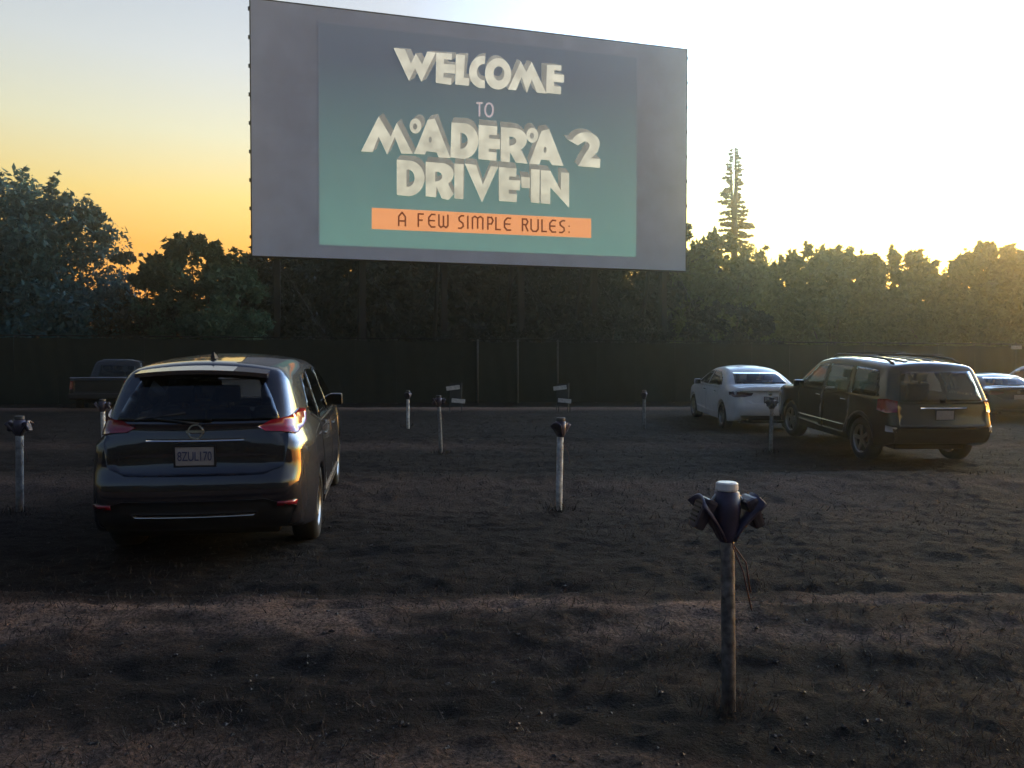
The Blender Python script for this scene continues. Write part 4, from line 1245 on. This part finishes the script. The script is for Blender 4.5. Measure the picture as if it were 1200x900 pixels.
# --- dark wagon with roof rails, right
def wagon():
    ax_ = (-1.45, 1.45)
    top = [(-2.10, .36), (-2.28, .44), (-2.36, .56), (-2.37, .72), (-2.33, .84), (-2.30, 1.0), (-2.275, 1.10), (-2.20, 1.30), (-2.08, 1.58), (-2.02, 1.68), (-1.90, 1.725), (-1.4, 1.765),
           (-.6, 1.785), (.05, 1.775), (.45, 1.72), (.62, 1.66), (1.05, 1.36), (1.32, 1.17), (1.55, 1.12), (2.0, 1.09), (2.28, 1.02), (2.36, .86), (2.38, .55), (2.28, .38), (2.05, .30)]
    wf = wprof(.965, 1.10, .215, -2.37, 2.38, .09, .14, 1.77, .0)
    bm = make_body(top, .30, ax_, (.42, .385), wf, 1.78, .10)
    c = Car('wagon_car', 'black off-road wagon with roof rails parked behind the white sedan', bm, M['darkgreen'])
    rw = [(-.73, 1.13), (.73, 1.13), (.62, 1.62), (-.62, 1.62)]
    ws = [(-.66, 1.20), (.66, 1.20), (.57, 1.62), (-.57, 1.62)]
    sides = {'front': [(1.02, 1.18), (.52, 1.60), (.10, 1.655), (.05, 1.17)], 'rear': [(-.03, 1.17), (.02, 1.655), (-.82, 1.655), (-.95, 1.17)], 'quarter': [(-1.03, 1.17), (-.92, 1.65), (-1.72, 1.62), (-1.95, 1.18)]}
    c.cut('rear', rw); c.cut('front', ws)
    for s in ('right', 'left'):
        for q in sides.values(): c.cut(s, q)
    c.finish()
    c.patch('rear_window', 'rear', rw, M['glass_dark'], .004)
    c.patch('windscreen', 'front', ws, M['glass'], .004)
    for s in ('right', 'left'):
        for nm, q in (('window', sides['front']), ('window', sides['rear'])): c.patch(nm, s, q, M['glass'], .004)
        c.patch('quarter_window', s, sides['quarter'], M['glass_dark'], .004)
        fd = [(1.12, 1.13), (1.0, .46), (.0, .42), (.02, 1.14)]
        rd = [(-.02, 1.14), (-.02, .42), (-.86, .42), (-1.05, .72), (-1.02, 1.14)]
        for q, hy in ((fd, .14), (rd, -.85)):
            d = c.patch('door', s, q, M['darkgreen'], .004)
            h, nn = c.hit(s, hy, 1.03)
            bm2 = bmesh.new(); add_box(bm2, h + nn * .028, (.03, .19, .028), None, .01)
            bobj('handle', bm2, M['chrome'], d)
        c.patch('side_strip', s, [(.98, .60), (.98, .565), (-.92, .565), (-.92, .60)], M['chrome'], .012, .09)
        c.patch('wheel_arch_trim', s, [(-1.45 + .50 * math.cos(R(a)), .385 + .50 * math.sin(R(a))) for a in range(8, 173, 12)] + [(-1.45 + .43 * math.cos(R(a)), .385 + .43 * math.sin(R(a))) for a in range(172, 7, -12)], M['black'], .012)
    c.patch('tailgate', 'rear', [(-.76, 1.115), (.76, 1.115), (.76, .72), (-.76, .72)], M['darkgreen'], .005)
    c.patch('tailgate_strip', 'rear', [(-.40, 1.04), (.40, 1.04), (.40, 1.012), (-.40, 1.012)], M['chrome'], .02, .09)
    h, nn = c.hit('rear', .0, .90)
    c.plate((0, h.y - .02, .91), 0, None)
    k = 1 / math.sqrt(2)
    for s, side in ((1, 'rear_right'), (-1, 'rear_left')):
        lp = [((.78 - 2.29) * k, 1.13), ((.90 - 2.20) * k, 1.16), ((.94 - 1.98) * k, 1.14), ((.95 - 1.98) * k, .96), ((.92 - 2.22) * k, .93), ((.78 - 2.31) * k, .95)]
        c.patch('tail_light', side, lp, M['redlens'], .014, .05)
        lp = [((.80 - 2.36) * k, .70), ((.92 - 2.22) * k, .72), ((.92 - 2.22) * k, .62), ((.80 - 2.36) * k, .62)]
        c.patch('reflector', side, lp, M['clearlens'], .012, .05)
        c.patch('headlight', 'front_right' if s > 0 else 'front_left', [((2.2 - .85) * k, .98), ((2.2 - .85) * k, .82), ((2.25 - .5) * k, .82), ((2.22 - .5) * k, .98)], M['clearlens'], .01)
    c.patch('bumper_trim', 'rear', [(-.86, .68), (.86, .68), (.80, .44), (-.80, .44)], M['black'], .014)
    for s in (1, -1):
        pts = []
        for y in np.linspace(-1.85, .35, 10):
            hh = c.bvh.ray_cast(Vector((s * .60, y, 4)), Vector((0, 0, -1)))[0]
            pts.append(hh + Vector((0, 0, .055 if -1.8 < y < .3 else .0)))
        c.tube('roof_rail', pts, .02, M['black'])
    for x in (-.36, -.12, .12, .36):
        c.patch('roof_rib', 'top', [(x - .035, -1.8), (x + .035, -1.8), (x + .035, .2), (x - .035, .2)], M['black'], .012, .09)
    for y in (-1.35, -.2):
        pts = []
        for x in np.linspace(-.6, .6, 7): pts.append((x, y, 1.875))
        c.tube('cross_bar', pts, .016, M['black'])
    c.wheels(ax_, .82, .385, .245)
    c.under(-2.0, 2.0, .62, .36)
    c.seats(.18, -.85, .70)
    c.box('dashboard', (0, 1.08, 1.02), (1.35, .42, .16), M['black'], None, .05)
    c.mirrors(.88, 1.17, .91, M['darkgreen'], .21)
    c.place(7.06, 15.25, -4, ax_)
wagon()

def sedan(name, label, paint, x, y, heading, glass):
    ax_ = (-1.40, 1.42)
    top = [(-2.10, .26), (-2.26, .32), (-2.34, .46), (-2.345, .62), (-2.30, .76), (-2.27, .92), (-2.285, 1.04), (-2.20, 1.085), (-1.95, 1.10), (-1.72, 1.13), (-1.30, 1.34), (-.90, 1.475), (-.45, 1.525), (.0, 1.52), (.40, 1.44),
           (.95, 1.18), (1.22, 1.05), (1.7, .97), (2.1, .85), (2.28, .68), (2.31, .46), (2.22, .28), (2.05, .22)]
    wf = wprof(.93, 1.0, .27, -2.345, 2.31, .13, .22, 1.52, .02)
    bm = make_body(top, .22, ax_, (.385, .35), wf, 1.52, .11)
    c = Car(name, label, bm, paint)
    rw = [(-.66, 1.155), (.66, 1.155), (.56, 1.42), (-.56, 1.42)]
    ws = [(-.62, 1.10), (.62, 1.10), (.52, 1.43), (-.52, 1.43)]
    sides = {'front': [(.86, 1.08), (.34, 1.39), (.0, 1.43), (.0, 1.06)], 'rear': [(-.06, 1.06), (-.06, 1.43), (-.62, 1.42), (-1.05, 1.24), (-1.2, 1.10)]}
    c.cut('rear', rw, .05); c.cut('front', ws, .05)
    for s in ('right', 'left'):
        for q in sides.values(): c.cut(s, q)
    c.finish()
    c.patch('rear_window', 'rear', rw, glass, .004)
    c.patch('windscreen', 'front', ws, M['glass'], .004)
    k = 1 / math.sqrt(2)
    for s, nm in ((1, 'right'), (-1, 'left')):
        for q in sides.values(): c.patch('window', nm, q, glass, .004)
        fd = [(1.0, 1.03), (.94, .42), (.0, .38), (.0, 1.04)]
        rd = [(-.03, 1.04), (-.03, .38), (-.84, .40), (-1.0, .66), (-1.16, 1.05)]
        for q, hy in ((fd, .12), (rd, -.9)):
            d = c.patch('door', nm, q, paint, .004)
            h, nn = c.hit(nm, hy, .92)
            bm2 = bmesh.new(); add_box(bm2, h + nn * .026, (.03, .18, .026), None, .01)
            bobj('handle', bm2, M['chrome'], d)
        c.patch('tail_light', 'rear_' + nm, [((.40 - 2.30) * k, .965), ((.66 - 2.27) * k, .985), ((.80 - 2.18) * k, .99), ((.90 - 1.95) * k, .97), ((.90 - 1.98) * k, .90), ((.80 - 2.20) * k, .855), ((.62 - 2.30) * k, .865), ((.46 - 2.32) * k, .90)], M['darklens'], .012, .05)
        c.patch('headlight', 'front_' + nm, [((2.1 - .8) * k, .80), ((2.1 - .8) * k, .70), ((2.2 - .4) * k, .68), ((2.18 - .4) * k, .76)], M['clearlens'], .01)
        c.tube('exhaust', [(s * .52, -2.36, .30), (s * .52, -2.1, .30)], .045, M['steel'])
    c.patch('boot_lid', 'rear', [(-.78, 1.02), (.78, 1.02), (.72, .84), (.42, .70), (-.42, .70), (-.72, .84)], paint, .005)
    c.patch('boot_seam', 'rear', [(-.80, .998), (.80, .998), (.80, .985), (-.80, .985)], M['black'], .009, .09)
    h, nn = c.hit('rear', 0, .79)
    c.plate((0, h.y - .02, .79), 0, None)
    h, nn = c.hit('rear', 0, .945)
    bm2 = bmesh.new(); add_lathe(bm2, [(.001, .010), (.045, .010), (.052, 0)], 'Z', 20)
    bmesh.ops.transform(bm2, matrix=Matrix.Translation(h + Vector((0, -.006, 0))) @ Matrix.Rotation(R(90), 4, 'X'), verts=bm2.verts)
    bobj('badge', bm2, M['chrome'], c.root)
    c.patch('diffuser', 'rear', [(-.72, .42), (.72, .42), (.66, .30), (-.66, .30)], M['black'], .010)
    c.patch('bumper_strip', 'rear', [(-.74, .335), (.74, .335), (.72, .315), (-.72, .315)], M['chrome'], .02, .09)
    c.wheels(ax_, .80, .345, .23)
    c.under(-1.95, 1.95, .6, .28)
    c.seats(.1, -.8, .52)
    c.mirrors(.72, 1.06, .87, paint, .18)
    c.place(x, y, heading, ax_)
    return c
sedan('sedan_car', 'white sedan with dark rear window beside the black off-road wagon', M['white_paint'], 6.20, 20.9, -1, M['glass_dark'])
dark_sedan = sedan('sedan_car', 'dark sedan whose curved roof shows right of the black off-road wagon', M['darkgrey'], 15.6, 25.3, 9, M['glass_dark'])
dark_sedan.root.scale = (0.95, 0.95, 0.94)

def pickup():
    ax_ = (-1.75, 1.65)
    top = [(-2.70, .45), (-2.78, .55), (-2.80, .75), (-2.79, 1.0), (-2.775, 1.165), (-2.70, 1.20), (-2.0, 1.20), (-1.2, 1.20), (-.62, 1.205), (-.50, 1.26), (-.36, 1.70), (-.22, 1.86), (.1, 1.90), (.6, 1.90), (.95, 1.82), (1.35, 1.48), (1.62, 1.24),
           (1.9, 1.19), (2.4, 1.14), (2.62, 1.0), (2.68, .7), (2.6, .45), (2.4, .38)]
    wf = wprof(.99, 1.20, .20, -2.80, 2.68, .04, .12, 1.90, .0)
    bm = make_body(top, .40, ax_, (.45, .40), wf, 1.90, .09, (.04, .03, .015, .08))
    c = Car('pickup_truck', 'dark pickup truck with a pale tailgate edge parked by the fence, far left', bm, M['darkgrey'])
    c.root['category'] = 'pickup truck'
    rw = [(-.66, 1.30), (.66, 1.30), (.60, 1.72), (-.60, 1.72)]
    ws = [(-.70, 1.28), (.70, 1.28), (.60, 1.76), (-.60, 1.76)]
    side = [(1.22, 1.28), (.72, 1.74), (-.12, 1.76), (-.20, 1.27)]
    c.cut('rear', rw); c.cut('front', ws)
    for s in ('right', 'left'): c.cut(s, side)
    c.finish()
    c.patch('rear_window', 'rear', rw, M['glass_dark'], .004); c.patch('windscreen', 'front', ws, M['glass'], .004)
    k = 1 / math.sqrt(2)
    for s, nm in ((1, 'right'), (-1, 'left')):
        c.patch('window', nm, side, M['glass_dark'], .004)
        d = c.patch('door', nm, [(1.25, 1.22), (1.12, .52), (-.3, .50), (-.34, 1.22)], M['darkgrey'], .004)
        h, nn = c.hit(nm, -.1, 1.08); bm2 = bmesh.new(); add_box(bm2, h + nn * .026, (.03, .18, .03), None, .01); bobj('handle', bm2, M['chrome'], d)
        c.patch('tail_light', 'rear_' + nm, [((.82 - 2.79) * k, 1.10), ((.97 - 2.66) * k, 1.10), ((.97 - 2.66) * k, .82), ((.82 - 2.79) * k, .82)], M['redlens'], .012, .06)
        c.patch('headlight', 'front_' + nm, [((2.5 - .9) * k, 1.02), ((2.5 - .9) * k, .84), ((2.6 - .5) * k, .84), ((2.58 - .5) * k, 1.02)], M['clearlens'], .01)
    c.patch('tailgate', 'rear', [(-.79, 1.13), (.79, 1.13), (.79, .70), (-.79, .70)], M['darkgrey'], .006)
    c.box('tailgate_cap', (0, -2.76, 1.212), (1.86, .07, .03), M['chrome'])
    c.box('roof_edge_strip', (0, -.20, 1.915), (1.1, .05, .02), M['chrome'])
    c.box('step_bumper', (0, -2.87, .58), (1.9, .16, .17), M['black'], None, .03)
    h, nn = c.hit('rear', 0, .8)
    c.wheels(ax_, .83, .395, .26)
    c.under(-2.4, 2.3, .6, .42)
    c.seats(.2, -.05, .85)
    c.mirrors(.98, 1.32, .95, M['chrome'], .2)
    c.place(-15.1, 29.6, -13, ax_)
pickup()

def white_top():
    ax_ = (-1.45, 1.45)
    top = [(-2.10, .36), (-2.28, .44), (-2.36, .56), (-2.36, .76), (-2.31, .90), (-2.27, 1.06), (-2.18, 1.30), (-2.04, 1.60), (-1.90, 1.69), (-1.3, 1.735),
           (-.5, 1.75), (.1, 1.73), (.55, 1.64), (1.05, 1.34), (1.32, 1.15), (1.6, 1.09), (2.05, 1.02), (2.28, .90), (2.36, .70), (2.30, .42), (2.05, .30)]
    wf = wprof(.94, 1.08, .20, -2.36, 2.36, .09, .16, 1.75, .0)
    bm = make_body(top, .30, ax_, (.41, .375), wf, 1.75, .10)
    c = Car('hatchback_car', 'white-topped car at the right edge, half out of the picture', bm, M['white_paint'])
    rw = [(-.62, 1.12), (.62, 1.12), (.54, 1.56), (-.54, 1.56)]
    ws = [(-.62, 1.18), (.62, 1.18), (.54, 1.57), (-.54, 1.57)]
    sides = {'front': [(1.02, 1.16), (.50, 1.57), (.06, 1.62), (.05, 1.14)], 'rear': [(-.03, 1.14), (.0, 1.62), (-.85, 1.61), (-.98, 1.15)]}
    c.cut('rear', rw); c.cut('front', ws)
    for s in ('right', 'left'):
        for q in sides.values(): c.cut(s, q)
    c.finish(two_tone=(1.02, M['darkgrey']))
    c.patch('rear_window', 'rear', rw, M['glass_dark'], .004); c.patch('windscreen', 'front', ws, M['glass'], .004)
    k = 1 / math.sqrt(2)
    for s, nm in ((1, 'right'), (-1, 'left')):
        for q in sides.values(): c.patch('window', nm, q, M['glass_dark'], .004)
        d = c.patch('door', nm, [(1.1, 1.0), (1.0, .46), (.0, .42), (.0, 1.0)], M['darkgrey'], .004)
        h, nn = c.hit(nm, .12, .95); bm2 = bmesh.new(); add_box(bm2, h + nn * .026, (.03, .18, .03), None, .01); bobj('handle', bm2, M['chrome'], d)
        c.patch('tail_light', 'rear_' + nm, [((.72 - 2.3) * k, 1.10), ((.90 - 2.12) * k, 1.12), ((.91 - 2.12) * k, .90), ((.72 - 2.32) * k, .92)], M['redlens'], .012, .06)
    c.patch('tailgate', 'rear', [(-.70, 1.0), (.70, 1.0), (.70, .72), (-.70, .72)], M['darkgrey'], .005)
    h, nn = c.hit('rear', .0, .86)
    c.plate((0, h.y - .02, .86), 0, None)
    c.wheels(ax_, .80, .375, .24)
    c.under(-2.0, 2.0, .6, .35)
    c.mirrors(.88, 1.15, .89, M['white_paint'], .2)
    c.place(18.0, 25.7, -4, ax_)
white_top()

# ------------------------------------------------------------------ speaker poles
def speaker_pole(label, px, base_y, top, rad, mat, head_rot=0.0, lean=(0, 0), speakers=(1, -1), near=False, strip=False, short='', hs=0.74):
    if near: hs = 1.0
    Y = 1485 / (base_y - 430)
    for _ in range(3):
        X = (px - 600) / FPX * Y
        Y = (CAM_Z - gz(X, Y)) * FPX / (base_y - 430)
    root = empty('speaker_pole', (X, Y, gz(X, Y)))
    tag(root, label, 'speaker pole', 'drive-in speaker poles')
    hx, hy = lean
    bm = bmesh.new()
    n = 14 if near else 10
    add_tube(bm, [(0, 0, -0.25), (hx * .3, hy * .3, top * .3), (hx * .7, hy * .7, top * .7), (hx, hy, top)], rad, n)
    bobj('post', bm, mat, root, True)
    H = Vector((hx, hy, top))
    rz = Matrix.Rotation(head_rot, 3, 'Z')
    # junction box with a cap
    bm = bmesh.new()
    rings = add_lathe(bm, [(rad * 1.02, -.24 * hs), (.052, -.20 * hs), (.066, -.08), (.058, .0), (.001, .003)], 'Z', 22)
    bmesh.ops.transform(bm, matrix=Matrix.Translation(H), verts=bm.verts)
    jb = bobj('junction_box', bm, M['purple'] if near else M['speaker'], root, True)
    bm = bmesh.new()
    add_lathe(bm, [(.001, .046), (.044, .046), (.052, .040), (.053, .012), (.050, .005), (.001, .004)], 'Z', 24)
    bmesh.ops.transform(bm, matrix=Matrix.Translation(H), verts=bm.verts)
    bobj('cap', bm, M['white_cap'] if near else M['galv'], root, False)
    for s in (1, -1):
        # cradle: a curved dished wing that carries one speaker
        vs = []; fs = []
        nu, nv = 9, 7
        for i in range(nu):
            for j in range(nv):
                a = -1 + 2 * i / (nu - 1); b = j / (nv - 1)
                x = .035 + .115 * hs * b - .02 * (1 - b) * abs(a); z = -.21 * hs + .185 * hs * b ** 0.8 - .02 * a * a
                y = a * (.045 + .050 * b) * hs
                d = .018 * (1 - a * a) * b
                vs.append(H + rz @ Vector((s * (x - d), y, z + d)))
        m = len(vs)
        for v in list(vs): vs.append(v + rz @ Vector((s * .010, 0, -.008)))
        for i in range(nu - 1):
            for j in range(nv - 1):
                a = i * nv + j
                q = (a, a + 1, a + nv + 1, a + nv); fs.append(q); fs.append(tuple(m + k for k in reversed(q)))
        edge = [j for j in range(nv)] + [i * nv + nv - 1 for i in range(1, nu)] + [(nu - 1) * nv + j for j in range(nv - 2, -1, -1)] + [i * nv for i in range(nu - 2, 0, -1)]
        for k in range(len(edge)):
            a, b = edge[k], edge[(k + 1) % len(edge)]; fs.append((a, m + a, m + b, b))
        bm = bmesh.new()
        bv = [bm.verts.new(v) for v in vs]
        for f in fs: bm.faces.new([bv[k] for k in f])
        bobj('cradle', bm, M['purple'] if near else M['speaker'], root, True)
    for s in speakers:
        # cast speaker: tapered rounded body with hook, grille and knob, hung on the cradle; lifts off, so it is a thing of its own
        so = empty('car_speaker', root.location + H + rz @ Vector((s * .125 * hs, 0, -.10 * hs)), (0, s * R(-24) if True else 0, head_rot))
        so.scale = (hs, hs, hs)
        tag(so, 'speaker on the ' + ('right' if s > 0 else 'left') + ' cradle of ' + short, 'speaker', 'speakers hung on the poles')
        bm = bmesh.new()
        add_box(bm, Vector((0, 0, 0)), (.062, .13, .155), None, .018)
        for v in bm.verts:
            t = v.co.z / .155 + .5; v.co.y *= .72 + .38 * t; v.co.x *= .8 + .3 * t
        bobj('casing', bm, M['speaker'] if not strip else M['board_white'], so, False)
        for k in range(5):
            bm = bmesh.new(); add_box(bm, Vector((s * .0335, 0, -.045 + k * .022)), (.004, .075, .009))
            bobj('grille_bar', bm, M['steel'], so)
        bm = bmesh.new(); add_lathe(bm, [(.001, .02), (.011, .018), (.013, .0)], 'X', 14, (s * .03, 0, .055)); bobj('volume_knob', bm, M['white_cap'], so)
        bm = bmesh.new(); add_tube(bm, [(-s * .02, 0, .07), (-s * .03, 0, .112), (-s * .065, 0, .11), (-s * .075, 0, .075)], .007, 8); bobj('hook', bm, M['white_cap'] if near else M['galv'], so, True)
    cables = ((.055, .0, .30), (.035, -.02, .38)) if near else ((.05, 0, .3),)
    for k, (cx, cy, dz) in enumerate(cables):
        bm = bmesh.new()
        add_tube(bm, [H + Vector((.02, cy, -.2)), H + Vector((cx * .6, cy - .02, -.26)), H + Vector((cx + .03, cy - .03, -.2 - dz * .45)), H + Vector((cx + .055 + .02 * k, cy - .02, -.18 - dz))], .0035, 6)
        bobj('cable', bm, M['cable'], root, True)
    return root

speaker_pole('grey speaker pole with a white cap, nearest to the camera', 857, 836, 1.055, .033, M['pole_grey'], R(8), (-.018, .0), (1, -1), near=True, short='the nearest pole, with a white cap')
speaker_pole('flaking white speaker pole in the middle of the lot', 655, 598, 1.02, .037, M['pole_white'], R(60), (.02, 0), (1,), short='the flaking white pole in mid lot')
speaker_pole('grey speaker pole at the left edge of the picture', 21, 601, 1.05, .040, M['pole_mid'], R(0), (.01, 0), (1, -1), short='the grey pole at the left edge')
speaker_pole('pale pinkish speaker pole beside the left rear of the navy crossover', 121, 540, 1.04, .036, M['pole_white'], R(15), (-.02, 0), (1,), short='the pinkish pole beside the navy crossover')
speaker_pole('thin white speaker pole just right of the navy crossover', 478, 503, .92, .040, M['pole_white'], R(80), (0, 0), (1,), short='the thin white pole near the crossover')
speaker_pole('dull leaning speaker pole right of the thin white one', 517, 531, 1.06, .034, M['pole_mid'], R(25), (-.05, 0), (1, -1), short='the dull leaning pole')
speaker_pole('grey speaker pole halfway between the screen and the white sedan', 755, 502, .92, .040, M['pole_mid'], R(70), (0, 0), (1,), short='the far grey pole left of the sedan')
speaker_pole('dark speaker pole in front of the white sedan', 904, 531, 1.02, .036, M['pole_mid'], R(40), (.01, 0), (1, -1), short='the dark pole before the white sedan')

# barricades before the fence
def barricade(label, px, Y, tilt):
    X = (px - 600) / FPX * Y
    root = empty('barricade', (X, Y, gz(X, Y)), (0, 0, R(tilt)))
    tag(root, label, 'barricade', 'barricades standing before the fence')
    for s in (1, -1):
        for q in (1, -1):
            bm = bmesh.new(); add_tube(bm, [(s * .20, q * .24, -.06), (s * .20, q * .02, 1.02)], .013, 6); bobj('leg', bm, M['black'], root)
    bm = bmesh.new(); add_box(bm, Vector((0, -.14, .62)), (.40, .02, .78), Matrix.Rotation(R(-12), 3, 'X'), .004); bobj('backing_board', bm, M['black'], root)
    for k, (z, dx, t) in enumerate(((.86, -.09, -7), (.42, .09, 5))):
        yy = -.02 - (1.02 - z) * .22 - .075
        bm = bmesh.new(); add_box(bm, Vector((dx, yy, z)), (.46, .025, .14), Matrix.Rotation(R(t), 3, 'Y'), .006); bobj('rail', bm, M['board_white'], root)
barricade('small barricade with two white rails left of the middle speaker pole', 534, 26.2, 4)
barricade('small barricade with two white rails behind the middle speaker pole', 660, 26.6, -14)

# small white board fixed above the fence at the right
X = (1190 - 600) / FPX * 36.2
sb = empty('notice_board', (X, 36.2, 0))
tag(sb, 'small white board on a post above the fence near the right edge', 'notice board')
bm = bmesh.new(); add_tube(bm, [(0, 0, -.1), (0, 0, 2.8)], .03, 8); bobj('post', bm, M['steel'], sb, True)
bm = bmesh.new(); add_box(bm, Vector((0, -.045, 2.57)), (.5, .03, .17), None, .006); bobj('board', bm, M['board_white'], sb)

# ------------------------------------------------------------------ evening haze over the lot
bm = bmesh.new(); add_box(bm, Vector((0, 50, 10.6)), (520, 520, 24.4))
mh = bpy.data.materials.new('evening_haze'); mh.use_nodes = True
mh.cycles.volume_sampling = 'MULTIPLE_IMPORTANCE'
mh.node_tree.nodes.clear()
ho = mh.node_tree.nodes.new('ShaderNodeOutputMaterial'); hv = mh.node_tree.nodes.new('ShaderNodeVolumePrincipled')
hv.inputs['Color'].default_value = (0.86, 0.90, 0.76, 1); hv.inputs['Density'].default_value = 0.0028; hv.inputs['Anisotropy'].default_value = 0.90
mh.node_tree.links.new(hv.outputs[0], ho.inputs['Volume'])
haze = bobj('haze', bm, mh); tag(haze, kind='stuff')
